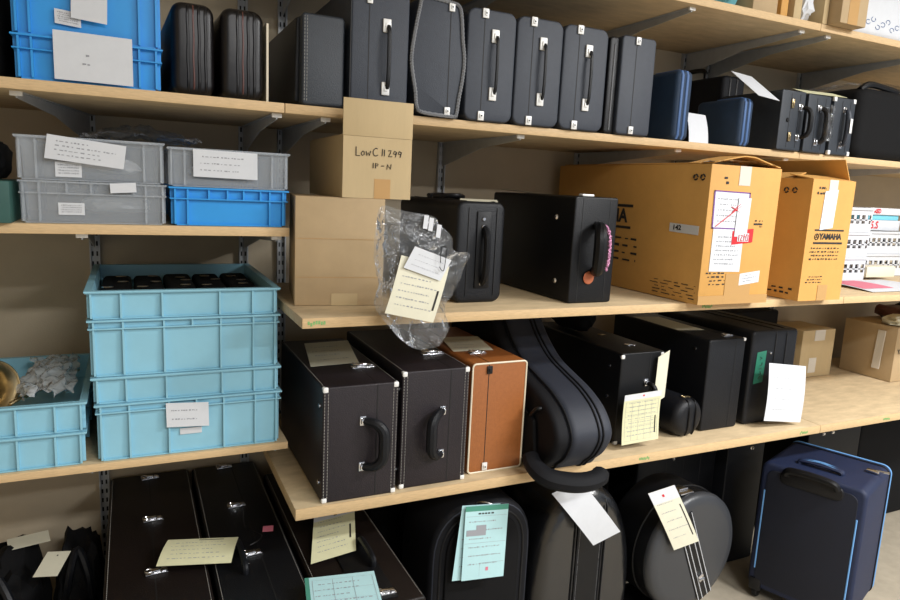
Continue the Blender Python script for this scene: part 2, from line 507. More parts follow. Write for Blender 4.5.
def standard(x, z0, z1, label):
    o = thing('wall_standard', label, 'shelf upright', (x, WY, z0), 0, 'slotted steel wall uprights')
    bm = B()
    box(bm, -0.014, -0.010, -0.012, 0.004, 0, z1 - z0); box(bm, 0.010, 0.014, -0.012, 0.004, 0, z1 - z0)
    box(bm, -0.010, 0.010, 0.000, 0.004, 0, z1 - z0)
    obj('channel', bm, 'steel', o)
    bm = B(); z = 0.02
    while z < z1 - z0 - 0.02:
        box(bm, -0.0085, -0.0035, -0.0006, 0.0, z, z + 0.014); box(bm, 0.0035, 0.0085, -0.0006, 0.0, z, z + 0.014); z += 0.03
    s = obj('slots', bm, 'seam', o, smooth=False)
for x, w in ((-0.10, 'leftmost, above the open pale blue crate'), (0.325, 'left one of the pair beside the shelf board joint'), (0.445, 'right one of the pair beside the shelf board joint'),
             (1.01, 'behind the black soft case'), (1.60, 'behind the braided edge case'), (2.10, 'left one behind the row of three small cases'), (2.235, 'right one behind the row of three small cases'), (2.80, 'behind the big soft black bag')):
    standard(x, 0.15, 2.55, 'slotted steel wall upright ' + w)

def bracket(x, z, length, label, hb=0.085, rot=0.0):
    """z underside of the board"""
    o = thing('shelf_bracket', label, 'bracket', (x, WY - 0.014, z), rot, 'steel shelf brackets')
    L = length
    bm = B()
    prism(bm, [(0, -hb), (0, -0.001), (-L, -0.001), (-L, -0.014), (-L * 0.55, -0.030)][::-1], -0.0015, 0.0015, plane='yz')
    box(bm, -0.011, 0.011, -L, 0, -0.0025, -0.0006)
    obj('arm', bm, 'steel', o, smooth=False)
    bm = B(); box(bm, -0.012, 0.012, -L - 0.004, -L + 0.004, -0.010, 0.0, 0.001); obj('end_clip', bm, 'nickel', o)
zu = ZU - .023
for x, w in ((-0.10, 'under the bright blue crates'), (0.325, 'just left of the board joint'), (0.445, 'just right of the board joint'), (1.01, 'under the slate cases'), (1.60, 'under the braided edge case'), (2.10, 'under the small hard cases'), (2.235, 'at the right board joint'), (2.80, 'under the big soft black bag')):
    bracket(x, zu, 0.53, 'steel bracket below the upper shelf ' + w, 0.052 if x in (1.60, 2.10) else 0.085, math.radians(-12) if x < 0 else 0)
for x, w in ((0.445, 'at its left end'), (1.01, 'over the rounded slate cases'), (1.60, 'over the braided edge case'), (2.10, 'left of the top board joint'), (2.235, 'right of the top board joint'), (2.80, 'at the far right')):
    bracket(x, ZT - .024, 0.53, 'steel bracket below the topmost shelf ' + w)
for x, w in ((-0.10, 'left'), (0.325, 'right')):
    bracket(x, ZM - .022, 0.53, 'steel bracket below the translucent crates shelf, %s one' % w)
    bracket(x, ZL - .019, 0.53, 'steel bracket below the pale blue crates shelf, %s one' % w)
for x, w in ((0.445, 'by the small stitched plum case'), (1.01, 'behind the tan case'), (1.60, 'behind the round black pouch'), (2.10, 'over the green taped case'), (2.80, 'over the cardboard cartons')):
    bracket(x, ZB - .029, 0.66, 'steel bracket below the low deep shelf ' + w)
for x, w in ((2.235, 'left'), (2.80, 'right')):
    bracket(x, ZMR - .024, 0.70, 'steel bracket below the white baskets shelf, %s one' % w)

# ------------------------------------------------------------------ crates
def crate(name, label, x0, x1, y0, y1, z0, h, mt, group, rim2=0.022, ribs=(0.0, 0.15, 0.365, 0.68, 0.87, 1.0), band=(0.0, .15, .365, .52, .68, .87, 1.0), rt=0.0021, lip=0.012, wt=0.004, empty=True):
    w = x1 - x0; d = y1 - y0
    t = thing(name, label, 'crate', ((x0 + x1) / 2, y0, z0), 0, group)
    bm = B(); a = w / 2 - lip; tp = 0.004
    # shell: tapered hollow box
    def ring(hw, ya, yb, z): return [bm.verts.new(p) for p in ((-hw, ya, z), (hw, ya, z), (hw, yb, z), (-hw, yb, z))]
    o0 = ring(a - tp, lip + tp, d - lip - tp, 0); o1 = ring(a, lip, d - lip, h)
    i1 = ring(a - wt, lip + wt, d - lip - wt, h); i0 = ring(a - tp - wt, lip + tp + wt, d - lip - tp - wt, wt)
    for A_, B_ in ((o0, o1), (o1, i1), (i1, i0)):
        for k in range(4): bm.faces.new((A_[k], A_[(k + 1) % 4], B_[(k + 1) % 4], B_[k]))
    bm.faces.new(o0[::-1]); bm.faces.new(i0)
    body_bm = bm
    bm = B()
    def flange(z, th, lp=lip):
        box(bm, -a - lp, a + lp, lip - lp, lip, z, z + th, 0.0006); box(bm, -a - lp, a + lp, d - lip, d - lip + lp, z, z + th, 0.0006)
        box(bm, -a - lp, -a, lip, d - lip, z, z + th, 0.0006); box(bm, a, a + lp, lip, d - lip, z, z + th, 0.0006)
    flange(h - 0.004, 0.004); flange(h - rim2, 0.003, lip * 0.85)
    obj('rim', bm, mt, t, smooth=False)
    bm = body_bm
    for f, zz0, zz1, lp in [(f, 0.003, h - rim2, lip * 0.6) for f in ribs] + [(f, h - rim2 + 0.003, h - 0.004, lip * 0.75) for f in band]:
        x = -a + 0.0015 + (2 * a - 0.003) * f
        box(bm, x - rt, x + rt, lip - lp, lip + tp, zz0, zz1); box(bm, x - rt, x + rt, d - lip - tp, d - lip + lp, zz0, zz1)
        if f in (0.0, 0.365, 0.68, 1.0):
            y = lip + (d - 2 * lip) * (0.02 + 0.96 * f)
            box(bm, -a - lp, -a + tp, y - 0.0015, y + 0.0015, zz0, zz1); box(bm, a - tp, a + lp, y - 0.0015, y + 0.0015, zz0, zz1)
    box(bm, -a + tp, a - tp, lip - 0.003, lip + tp, 0.0, 0.003)
    obj('body', bm, mt, t, smooth=False)
    return t
g = 'pale blue crates in the tall stack'
c4 = crate('storage_crate', 'pale blue crate with a white paper label, bottom of the tall stack', -0.090, 0.336, 0.0, 0.50, ZL + .001, 0.138, 'lbcrate', g)
c3 = crate('storage_crate', 'shallow pale blue crate directly on the labelled crate', -0.095, 0.334, 0.001, 0.501, ZL + .140, 0.064, 'lbcrate', g, rim2=0.006, band=())
c2 = crate('storage_crate', 'deep pale blue crate directly below the open top crate', -0.098, 0.332, 0.0, 0.50, ZL + .205, 0.133, 'lbcrate', g)
c1 = crate('storage_crate', 'open pale blue crate filled with black things, top of the tall stack', -0.101, 0.331, 0.0, 0.50, ZL + .339, 0.066, 'lbcrate', g, rim2=0.006, band=())
g2 = 'pale blue crates at the left edge'
crate('storage_crate', 'pale blue crate at the left edge, lower of its pair', -0.52, -0.106, 0.0, 0.47, ZL + .001, 0.079, 'lbcrate', g2, rim2=0.006, band=())
d1 = crate('storage_crate', 'open pale blue crate at the left edge holding a brass bell and film', -0.525, -0.103, 0.0, 0.472, ZL + .081, 0.070, 'lbcrate', g2, rim2=0.006, band=())
# paper on crates
sheet('paper_label', (-0.060, -0.001, 0.071), (0.036, -0.001, 0.065), (-0.061, 0.0, 0.131), parent=c4, material='paper', ink='gink', rows=2, seed=3, hgt=0.05)
bm = B(); box(bm, -0.03, 0.02, 0.0115, 0.0165, 0.045, 0.06); obj('maker_plate', bm, 'white', c4)
gu = 'bright blue crates on the upper shelf'
bl = crate('storage_crate', 'bright blue crate resting on the upper shelf, bottom one of two', -0.212, 0.073, 0.003, 0.45, ZU + .001, 0.088, 'bcrate', gu, rim2=0.030, ribs=(0, .09, .87, 1), band=(0, .09, .87, 1))
bu = crate('storage_crate', 'bright blue crate stacked on top of the other bright blue one', -0.214, 0.075, 0.003, 0.45, ZU + .090, 0.155, 'bcrate', gu, rim2=0.03, ribs=(0, .09, .87, 1), band=(0, .09, .87, 1))
sheet('paper_label', (-0.066, -0.004, 0.004), (0.082, -0.004, 0.003), (-0.066, -0.003, 0.102), parent=bl, material='paper', ink='gink', rows=2, seed=5, bow=0.003, area_=(0.35, 0.5, 0.25, 0.6), hgt=0.04)
sheet('paper_label', (-0.032, 0.000, 0.041), (0.035, 0.000, 0.036), (-0.03, 0.000, 0.095), parent=bu, material='paper')
sheet('maker_label', (-0.062, 0.008, 0.028), (-0.014, 0.008, 0.024), (-0.062, 0.008, 0.057), parent=bu, material='paper', ink='gink', rows=5, hgt=0.08, fill=1)
gc = 'shallow crates on the middle left shelf'
ribs4 = (0, .11, .87, 1); bd4 = (0, .11, .3, .47, .62, .78, .87, 1)
k1 = crate('storage_crate', 'translucent grey crate with a small printed sticker, lowest left', -0.214, 0.075, 0.003, 0.45, ZM + .001, 0.090, 'clear', gc, lip=0.007, rim2=0.028, ribs=ribs4, band=bd4)
k2 = crate('storage_crate', 'translucent grey crate with a tilted handwritten sheet taped on', -0.217, 0.073, 0.003, 0.45, ZM + .092, 0.092, 'clear', gc, rim2=0.006, ribs=ribs4, band=(), lip=0.007)
k3 = crate('storage_crate', 'bright blue crate beneath a translucent one', 0.079, 0.351, 0.003, 0.45, ZM + .001, 0.088, 'bcrate', gc, rim2=0.028, ribs=ribs4, band=bd4)
k4 = crate('storage_crate', 'translucent grey crate on the bright blue crate, white sheet taped on', 0.077, 0.353, 0.003, 0.45, ZM + .090, 0.088, 'clear', gc, rim2=0.006, ribs=ribs4, band=(), lip=0.007)
sheet('paper_label', (-0.090, -0.004, 0.046), (0.060, -0.006, 0.030), (-0.083, -0.002, 0.096), parent=k2, material='paper', ink='gink', rows=4, seed=8, hgt=0.05, fill=.5)
sheet('paper_label', (-0.083, -0.004, 0.024), (0.060, -0.005, 0.022), (-0.083, -0.002, 0.086), parent=k4, material='paper', ink='gink', rows=3, seed=9, hgt=0.04)
sheet('paper_label', (0.03, -0.003, 0.068), (0.082, -0.003, 0.072), (0.029, -0.002, 0.089), parent=k1, material='paper')
sheet('maker_label', (-0.072, 0.009, 0.018), (-0.022, 0.009, 0.018), (-0.072, 0.009, 0.044), parent=k1, material='paper', ink='gink', rows=4, hgt=0.1, fill=1)
sheet('maker_label', (-0.072, 0.009, 0.008), (-0.022, 0.009, 0.008), (-0.072, 0.009, 0.040), parent=k2, material='paper', ink='gink', rows=4, hgt=0.1, fill=1)

# lumpy soft bodies
def lump(bm, cx, cy, cz, sx, sy, sz, seed, amp=0.15, sub=3, flat=0.0, f=2.2):
    from mathutils import noise
    r = bmesh.ops.create_icosphere(bm, subdivisions=sub, radius=1.0)
    for v in r['verts']:
        n = v.co.normalized()
        p = Vector([abs(c) ** 0.75 * (1 if c >= 0 else -1) for c in n])
        k = 1 + amp * noise.noise(n * f + Vector((seed * 3.1, seed, 0))) + amp * 0.5 * noise.noise(n * f * 2.7 + Vector((seed, 0, seed)))
        p = p * k
        v.co = Vector((cx + p.x * sx, cy + p.y * sy, max(cz - sz * (1 - flat), cz + p.z * sz)))

def crumple(bm, P, nu, nv, seed, amp, f=9.0):
    """crumpled film over surface P(u,v)"""
    from mathutils import noise
    g_ = [[None] * (nv + 1) for _ in range(nu + 1)]
    for i in range(nu + 1):
        for j in range(nv + 1):
            u, v = i / nu, j / nv
            q = noise.noise_vector(Vector((u * f, v * f, seed))) * amp + noise.noise_vector(Vector((u * f * 2.6, v * f * 2.6, seed + 5))) * amp * 0.45
            g_[i][j] = bm.verts.new(P(u, v) + q)
    for i in range(nu):
        for j in range(nv):
            bm.faces.new((g_[i][j], g_[i + 1][j], g_[i + 1][j + 1], g_[i][j + 1]))

# contents of the top pale blue crate: black fitting pouches with little chrome pieces
R = random.Random(4)
for i in range(5):
    t = thing('mouthpiece_pouch', ['leftmost', 'second from the left', 'middle', 'second from the right', 'rightmost'][i] + ' black pouch with chrome bits lying in the open top crate', 'pouch', (-0.04 + i * 0.0775, 0.24, ZL + .3440), 0, 'black pouches in the open crate')
    bm = B(); prism(bm, rrect(0.072, 0.035 + R.uniform(0, .006), 0.012), -0.17, 0.2, 0.01); obj('body', bm, 'blackm', t)
    for k in range(4):
        bm = B(); y = -0.13 + k * 0.08 + R.uniform(-.02, .02); x = R.uniform(-.02, .02)
        tube(bm, [(x + 0.012 * math.cos(a), y + 0.006 * math.sin(a), 0.0435) for a in [2 * PI * q / 10 for q in range(10)]], 0.0018, 5, closed=True)
        obj('chrome_ring', bm, 'chrome', t)

# left crate contents: brass horn bell and crumpled film
t = thing('brass_bell', 'brass instrument bell lying in the left pale blue crate', 'horn bell', (-0.30, 0.10, ZL + .106), 0)
bm = B()
T = Matrix.Translation((0.0, 0.02, 0.062)) @ Matrix.Rotation(math.radians(38), 4, 'Z') @ Matrix.Rotation(math.radians(78), 4, 'X')
prof = [(0.060, 0.0), (0.052, -0.006), (0.040, -0.022), (0.028, -0.05), (0.018, -0.09), (0.013, -0.14), (0.011, -0.14), (0.016, -0.09), (0.026, -0.05), (0.038, -0.020), (0.050, -0.004)]
lathe(bm, prof + [prof[0]], 40, T); obj('flare', bm, 'brass', t)
bm = B(); tube(bm, [T @ Vector((0.060 * math.cos(a), 0.060 * math.sin(a), 0.0)) for a in [2 * PI * k / 40 for k in range(40)]], 0.0028, 8, closed=True); obj('rim_wire', bm, 'brass', t)
bm = B(); crumple(bm, lambda u, v: V(-0.245 + 0.105 * u, 0.04 + 0.37 * v, ZL + .162 + 0.02 * math.sin(PI * u) * math.sin(PI * v)), 28, 40, 3.0, 0.016, 7)
tag(obj('plastic_film', bm, M['milky'], angle=180), 'crumpled clear plastic film heaped in the left pale blue crate', 'plastic wrap')
for i in range(4):
    bm = B(); x = -0.265 + i * 0.024
    tube(bm, smooth_path([(x, 0.10 + i * .05, ZL + .13), (x + .03, 0.13 + i * .05, ZL + .142), (x + .045, .19 + i * .05, ZL + .138), (x + .05, .25 + i * .04, ZL + .13)]), 0.0045, 8)
    tag(obj('brass_tube', bm, 'brass'), 'bent brass tube piece under the film, ' + ['nearest the crate front', 'second from the crate front', 'third from the crate front', 'farthest from the crate front'][i], 'instrument part', 'brass tubes under the film')

# ------------------------------------------------------------------ hard cases (front face looks to -Y, origin at front bottom centre)
def plate(bm, x, z, w, h, y=0.0, t=0.004, bev=0.0012):
    box(bm, x - w / 2, x + w / 2, y - t, y - 0.0002, z - h / 2, z + h / 2, bev)
def latch_front(parent, x, z, w=0.014, h=0.022, mt='nickel', name='latch', y=0.0):
    bm = B(); plate(bm, x, z, w, h, y, 0.005); plate(bm, x, z, w * 0.5, h * 0.5, y - 0.005, 0.003); o = obj(name, bm, mt, parent)
    bm = B(); plate(bm, x, z, w * 0.22, w * 0.22, y - 0.008, 0.001, 0); obj('keyhole', bm, 'seam', o)
    return o
def seam_front(parent, x, h, d, r, over=0.0006, name='seam'):
    """dark joint line round the case"""
    bm = B(); e = over
    box(bm, x - 0.0012, x + 0.0012, -e, 0.002, r, h - r)
    box(bm, x - 0.0012, x + 0.0012, 0.004, d - 0.004, h - 0.001, h + e)
    return obj(name, bm, 'seam', parent, smooth=False)
def slim_handle(parent, x, z0, z1, out=0.014, r=0.0055, grip='black', plates='nickel', pw=0.022, ph=0.034):
    """flat carrying handle running vertically between two metal plates"""
    bm = B(); pts = smooth_path([(x + .003, -0.007, z0), (x + .003, -out, z0 + 0.02), (x + .003, -out - 0.002, (z0 + z1) / 2), (x + .003, -out, z1 - 0.02), (x + .003, -0.007, z1)])
    tube(bm, pts, r, 8, flat=0.7); h = obj('handle', bm, grip, parent)
    for z in (z0, z1):
        bm = B(); plate(bm, x, z, pw, ph, 0, 0.006, 0.002); plate(bm, x, z, pw * .45, ph * .4, -0.006, 0.003, 0.001); p = obj('handle_plate', bm, plates, h)
    return h

def case(name, label, x0, x1, y0, z0, h, d, mt, r=0.02, bev=0.006, group=None, rotz=0.0, cat='instrument case', dx=None):
    t = thing(name, label, cat, ((x0 + x1) / 2, y0, z0), rotz, group)
    bm = B(); prism(bm, rrect(x1 - x0, h, r), 0, d, bev); obj('body', bm, mt, t)
    t['_w'] = 0; del t['_w']
    return t

# ---- upper shelf, left to right
bm = B(); prism(bm, rrect(0.16, 0.27, 0.02), 0, 0.35, 0.008)
o = obj('instrument_case', bm, 'blackm', loc=(-0.315, 0.02, ZU + .001)); tag(o, 'black case cut off by the left edge, left of the bright blue crates', 'instrument case')
for i, (xa, xb, hh, lb) in enumerate(((0.091, 0.188, 0.204, 'glossy dark brown soft case nearest the blue crates'), (0.197, 0.299, 0.206, 'glossy dark brown soft case right of its lower twin'))):
    t = thing('soft_case', lb, 'instrument case', ((xa + xb) / 2, 0.035, ZU + .001), math.radians(2), 'glossy dark brown cases')
    w = xb - xa - .004; bm = B(); prism(bm, rrect(w, hh, 0.026, 8), 0, 0.36, 0.018, seg=5); obj('shell', bm, 'gbrown', t)
    for dx_ in (-0.012, 0.0, 0.012, 0.026):
        bm = B(); pts = []
        for k in range(13):
            z = 0.02 + (hh - 0.04) * k / 12; pts.append((dx_ + 0.0006 * math.sin(k), -0.0005, z))
        pts = [(dx_, 0.02, 0.004)] + [(dx_, 0.004, 0.01)] + pts + [(dx_, 0.004, hh - 0.008), (dx_, 0.03, hh - 0.0005), (dx_, 0.2, hh)]
        tube(bm, pts, 0.0032 if abs(dx_) > 0.001 else 0.002, 6); obj('zip_ridge', bm, 'gbrown' if abs(dx_) > .006 else 'brownstrap', t)
bm = B(); box(bm, 0.3045, 0.3095, 0.05, 0.33, ZU + .001, ZU + .185); tag(obj('paper_board', bm, 'cream'), 'thin pale board standing between a glossy brown case and black stitched case', 'board')

t = case('instrument_case', 'charcoal case with one pale stitched front edge, beside the pale board', 0.378, 0.483, 0.0, ZU + .001, 0.212, 0.42, 'slate2', 0.01, 0.006)
bm = B(); dashes(bm, [(-0.046, -0.0008, 0.01), (-0.046, -0.0008, 0.204)]); dashes(bm, [(-0.040, -0.0008, 0.01), (-0.040, -0.0008, 0.204)]); dashes(bm, [(-0.043, 0.01, 0.2132), (-0.043, 0.40, 0.2132)]); obj('stitching', bm, 'thread', t)
bm = B(); prism(bm, [(-0.048, 0.004), (-0.048, .209), (-0.060, .203), (-0.064, .01)], 0.03, 0.41, 0.004); obj('lid', bm, 'black', t)
bm = B(); tube(bm, smooth_path([(-0.03, 0.08, 0.196), (-0.03, 0.085, 0.212), (-0.03, 0.14, 0.216), (-0.03, 0.195, 0.212), (-0.03, 0.20, 0.196)]), 0.006, 8); obj('handle', bm, 'black', t)

t = case('instrument_case', 'tallest charcoal case with a long chrome plated handle, beside the stitched case', 0.494, 0.645, -0.012, ZU + .001, 0.30, 0.44, 'slate', 0.012, 0.005)
seam_front(t, -0.030, 0.30, 0.44, 0.006); slim_handle(t, 0.015, 0.055, 0.205, pw=0.021, ph=0.032)
bm = B(); box(bm, -0.0772, -0.0745, -0.0006, 0.003, 0.004, 0.296); obj('edge_trim', bm, 'seam', t)
latch_front(t, -0.030, 0.262)
latch_front(t, -0.030, 0.285)
for k in (0,):
    bm = B(); box(bm, -0.01, 0.01, 0.1, 0.25, 0.3002, 0.306, .002); obj('top_hinge', bm, 'chrome', t)

# braided outline case
t = thing('instrument_case', 'curved outline slate case edged with grey braid', 'instrument case', (0.728, -0.012, ZU + .001))
prof = [(-0.040, 0.004), (0.048, 0.000), (0.060, 0.006), (0.066, 0.05), (0.074, 0.10), (0.077, 0.15), (0.070, 0.20), (0.063, 0.26), (0.052, 0.284), (0.02, 0.290), (-0.035, 0.293), (-0.055, 0.286), (-0.062, 0.258), (-0.070, 0.215), (-0.078, 0.16), (-0.078, 0.12), (-0.066, 0.06), (-0.060, 0.02)]
sp = [(p.x, p.y) for p in smooth_path([(a, b, 0) for a, b in prof], 4, True)]
bm = B(); prism(bm, sp, 0, 0.42, 0.005); obj('body', bm, 'slate', t)
bm = B(); ip = inset(sp, 0.004); pp = [(a, -0.001, b) for a, b in ip]
fine = smooth_path(pp, 3, True); tube(bm, fine, [0.0042 + 0.0016 * (i % 2) for i in range(len(fine))], 6, closed=True); obj('braid', bm, 'braid', t)
seam_front(t, 0.03, 0.284, 0.40, 0.008); latch_front(t, 0.031, 0.274, 0.016, 0.020); latch_front(t, 0.029, 0.016, 0.016, 0.020)

gr = 'rounded slate cases with vertical handles'
rc = None
for i, (xa, xb, lb) in enumerate(((0.808, 0.954, 'rounded slate case with chrome handle plates, right beside the braided case'), (0.957, 1.106, 'middle one of three rounded slate cases with long handles'), (1.109, 1.262, 'rounded slate case with long handle, next to the one without handle'))):
    w = xb - xa
    if rc is None:
        t = thing('instrument_case', lb, 'instrument case', ((xa + xb) / 2, -0.012, ZU + .001), 0, gr)
        bm = B(); prism(bm, rrect(w, 0.286, 0.024), 0, 0.42, 0.005); obj('body', bm, 'slate', t)
        seam_front(t, -0.024, 0.286, 0.42, 0.01)
        latch_front(t, -0.024, 0.274, 0.018, 0.024); latch_front(t, -0.024, 0.013, 0.018, 0.024)
        slim_handle(t, 0.008, 0.072, 0.220, pw=0.022, ph=0.034, r=0.005)
        rc = t
    else:
        t2 = dup(rc, ((xa + xb) / 2, -0.012, ZU + .001), lb); t2.scale = (w / 0.146, 1, 1)
t = case('instrument_case', 'slate case without handle, black braided left half, beside the navy bag', 1.312, 1.440, -0.012, ZU + .001, 0.283, 0.40, 'slate', 0.014, 0.005)
seam_front(t, -0.010, 0.283, 0.40, 0.01); latch_front(t, -0.008, 0.270, 0.017, 0.022); latch_front(t, -0.010, 0.014, 0.017, 0.022)
bm = B(); prism(bm, rrect(0.038, 0.276, 0.012, x0=-0.0800), 0.012, 0.41, 0.005); obj('lid', bm, 'black', t)
bm = B(); fine = [(-0.0815, 0.0105 + 0.0012 * (k % 2), 0.01 + 0.244 * k / 50) for k in range(51)]; tube(bm, fine, 0.0022, 5); obj('braid', bm, 'braid', t)

def nylon_bag(name, label, x0, x1, y0, z0, h, d, mt='navy', r=0.018, zipmat='navyl', zx=(0.3, 0.6), group=None):
    w = x1 - x0
    t = thing(name, label, 'bag', ((x0 + x1) / 2, y0, z0), 0, group)
    bm = B(); prism(bm, rrect(w, h, r), 0, d, min(0.016, w * 0.3), seg=4); obj('body', bm, mt, t)
    for f in zx:
        bm = B(); x = -w / 2 + w * f
        pts = [(x, d * 0.6, h + 0.0005), (x, 0.02, h + 0.0005), (x, 0.005, h - 0.004), (x, -0.0008, h - 0.016), (x, -0.0008, 0.016), (x, 0.005, 0.004)]
        tube(bm, pts, 0.0052, 8, flat=0.5); obj('zip', bm, zipmat, t)
    return t
t = nylon_bag('nylon_bag', 'navy nylon bag standing right beside the last slate case', 1.545, 1.612, 0.0, ZU + .001, 0.214, 0.20, group='navy nylon bags')
t = nylon_bag('nylon_bag', 'lower navy nylon bag in front of a black case, left of the small hard cases', 1.826, 1.888, -0.002, ZU + .001, 0.157, 0.20, group='navy nylon bags')
t = nylon_bag('nylon_bag', 'black nylon bag with an arched handle, behind the lower navy bag', 2.0, 2.115, 0.252, ZU + .001, 0.278, 0.30, mt='gigdark', zipmat='black')
bm = B(); tube(bm, smooth_path([(-0.01, 0.14, 0.277), (-0.01, 0.142, 0.305), (-0.01, 0.17, 0.318), (-0.01, 0.25, 0.318), (-0.01, 0.278, 0.305), (-0.01, 0.28, 0.277)]), 0.009, 8); obj('arched_handle', bm, 'black', t)
bm = B(); tube(bm, smooth_path([(-0.055, 0.20, 0.25), (-0.085, 0.20, 0.24), (-0.095, 0.20, 0.17), (-0.085, 0.20, 0.10), (-0.055, 0.20, 0.09)]), 0.011, 8); obj('side_handle', bm, 'brownstrap', t)
sheet('paper_sheet', (1.655, 0.04, ZU + .004), (1.755, 0.055, ZU + .004), (1.66, 0.07, ZU + .100), 'white paper sheet leaning between two navy bags on upper shelf', 'paper', material='paper', bow=0.004)
sheet('paper_sheet', (1.862, -0.035, 1.842), (1.962, -0.035, 1.834), (1.870, 0.10, 1.937), 'white sheet slanting above the lower navy bag towards the small hard cases', 'paper', material='paper', bow=0.0)

def loop_handle(parent, x, z0, z1, out=0.035, r=0.006, mt='black', side=0.0, base='chrome', n=8):
    """loop handle standing off the front face"""
    zc = (z0 + z1) / 2
    bm = B(); pts = smooth_path([(x, -0.002, z0), (x + side * .6, -out * .7, z0 + 0.004), (x + side, -out, z0 + (z1 - z0) * .2), (x + side * 1.05, -out * 1.08, zc), (x + side, -out, z1 - (z1 - z0) * .2), (x + side * .6, -out * .7, z1 - 0.004), (x, -0.002, z1)], n)
    m_ = len(pts); tube(bm, pts, [r * (0.72 + 0.45 * math.sin(PI * i / (m_ - 1))) for i in range(m_)], 10); h = obj('handle', bm, mt, parent)
    for z in (z0, z1):
        bm = B(); plate(bm, x, z, 0.016, 0.024, 0, 0.003, 0.001); box(bm, x - .006, x + .006, -0.011, -0.003, z - 0.007, z + 0.007, 0.002); obj('handle_plate', bm, base, h)
    return h
gs = 'small hard cases on the upper shelf'
specs = ((1.996, 2.112, 0.198, 'small slate case with gold clasps and a big black loop handle'), (2.127, 2.243, 0.196, 'small slate case whose handle is wrapped in clear film'), (2.260, 2.376, 0.198, 'small slate case with metal corners and a grey oval handle'))
for i, (xa, xb, hh, lb) in enumerate(specs):
    t = case('small_case', lb, xa, xb, -0.015, ZU + .001, hh, 0.26, 'slate2', 0.006, 0.003, gs)
    bm = B(); box(bm, -0.014, -0.012, -0.0006, 0.002, 0.01, hh - 0.01); box(bm, 0.03, 0.032, -0.0006, 0.002, 0.01, hh - 0.01); obj('seam', bm, 'seam', t, smooth=False)
    if i == 0:
        loop_handle(t, 0.035, 0.045, 0.145, 0.03, 0.008, 'black', 0.018)
        for z in (0.155, 0.045): latch_front(t, -0.005, z, 0.012, 0.03, 'brass', 'clasp')
        bm = B(); lathe(bm, [(0, 0.003), (0.006, 0.003), (0.008, 0), (0, 0)], 16, frame((-0.02, 0, 0.1), (1, 0, 0), (0, 0, 1))); obj('lock_button', bm, 'black', t)
    elif i == 1:
        h = loop_handle(t, 0.0, 0.035, 0.15, 0.02, 0.009, 'gunmetal', 0.02)
        bm = B(); crumple(bm, lambda u, v: V(0.022 + 0.014 * math.cos(2 * PI * u), -0.026 + 0.014 * math.sin(2 * PI * u), 0.04 + 0.12 * v), 16, 20, 2.0, 0.006, 6); obj('film_wrap', bm, 'film', h, angle=180)
        bm = B(); lathe(bm, [(0, 0.003), (0.006, 0.003), (0.008, 0), (0, 0)], 16, frame((-0.03, 0, 0.1), (1, 0, 0), (0, 0, 1))); obj('lock_button', bm, 'black', t)
    else:
        h = loop_handle(t, 0.0, 0.035, 0.155, 0.018, 0.009, 'slate', 0.004)
        bm = B(); plate(bm, 0.004, 0.10, 0.012, 0.05, -0.030, 0.002); obj('name_plate', bm, 'nickel', h)
        for x in (-0.052, 0.052):
            for z in (0.007, hh - 0.007):
                bm = B(); box(bm, x - .007, x + .007, -0.0015, 0.01, z - 0.008, z + 0.008, 0.003); obj('corner_cap', bm, 'nickel', t)
sheet('paper_tag', (2.13, 0.0, ZU + .2015), (2.33, -0.012, ZU + .2025), (2.13, 0.06, ZU + .222), 'pale yellow paper lying over two small hard cases on upper shelf', material='ypaper', ink='gink', rows=3)
# the big soft bag at the right end
t = thing('soft_bag', 'big soft black bag at the right end of the upper shelf', 'bag', (2.75, 0.02, ZU + .001))
bm = B(); prism(bm, rrect(0.60, 0.26, 0.05, 8), 0, 0.42, 0.035, seg=5); obj('body', bm, 'blackm', t)
bm = B(); tube(bm, smooth_path([(-0.27, 0.03, 0.25), (-0.22, 0.03, 0.275), (-0.12, 0.03, 0.27), (-0.05, 0.03, 0.262)]), 0.012, 8); obj('carry_strap', bm, 'black', t)
bm = B(); crumple(bm, lambda u, v: V(2.52 + 0.42 * u, 0.10 + 0.25 * v, ZU + .285 + 0.012 * math.sin(PI * u)), 20, 12, 4.0, 0.012)
tag(obj('plastic_bag', bm, M['clear'], angle=180), 'crumpled translucent bag lying on the big soft black bag', 'plastic bag')

# ---- topmost shelf
def carton(name, label, x0, x1, y0, y1, z0, z1, mt='card', group=None, rotz=0.0, flaps=None, tape=None, cat='cardboard box', bev=0.0015):
    t = thing(name, label, cat, ((x0 + x1) / 2, y0, z0), rotz, group)
    w = x1 - x0; d = y1 - y0; h = z1 - z0
    bm = B(); box(bm, -w / 2, w / 2, 0, d, 0, h, bev); obj('body', bm, mt, t)
    if tape:
        bm = B(); patch(bm, frame((0, 0, 0), (1, 0, 0), (0, 0, 1)), *tape); obj('tape', bm, 'tape', t)
    return t
gt = 'boxes on the topmost shelf'
carton('cardboard_box', 'pale box on the topmost shelf, leftmost of the boxes there', 1.850, 1.962, 0.02, 0.30, ZT + .001, ZT + .17, 'card2', gt)
carton('cardboard_box', 'narrow brown box on the topmost shelf right beside the leftmost pale box', 1.98, 2.012, 0.02, 0.30, ZT + .001, ZT + .16, 'ocard', gt)
carton('cardboard_box', 'narrow tan box on the topmost shelf, left of the board joint', 2.030, 2.066, 0.01, 0.30, ZT + .001, ZT + .15, 'card', gt)
bm = B(); lump(bm, 2.108, 0.06, ZT + .066, 0.033, 0.05, 0.065, 3, 0.25); tag(obj('plastic_bag', bm, 'paper'), 'small grey white bag between narrow boxes on the topmost shelf', 'plastic bag')
bm = B(); lump(bm, 1.79, 0.10, ZT + .05, 0.035, 0.06, 0.049, 5, 0.25); tag(obj('plastic_bag', bm, 'sky'), 'small bluish bag left of the boxes on the topmost shelf', 'plastic bag')
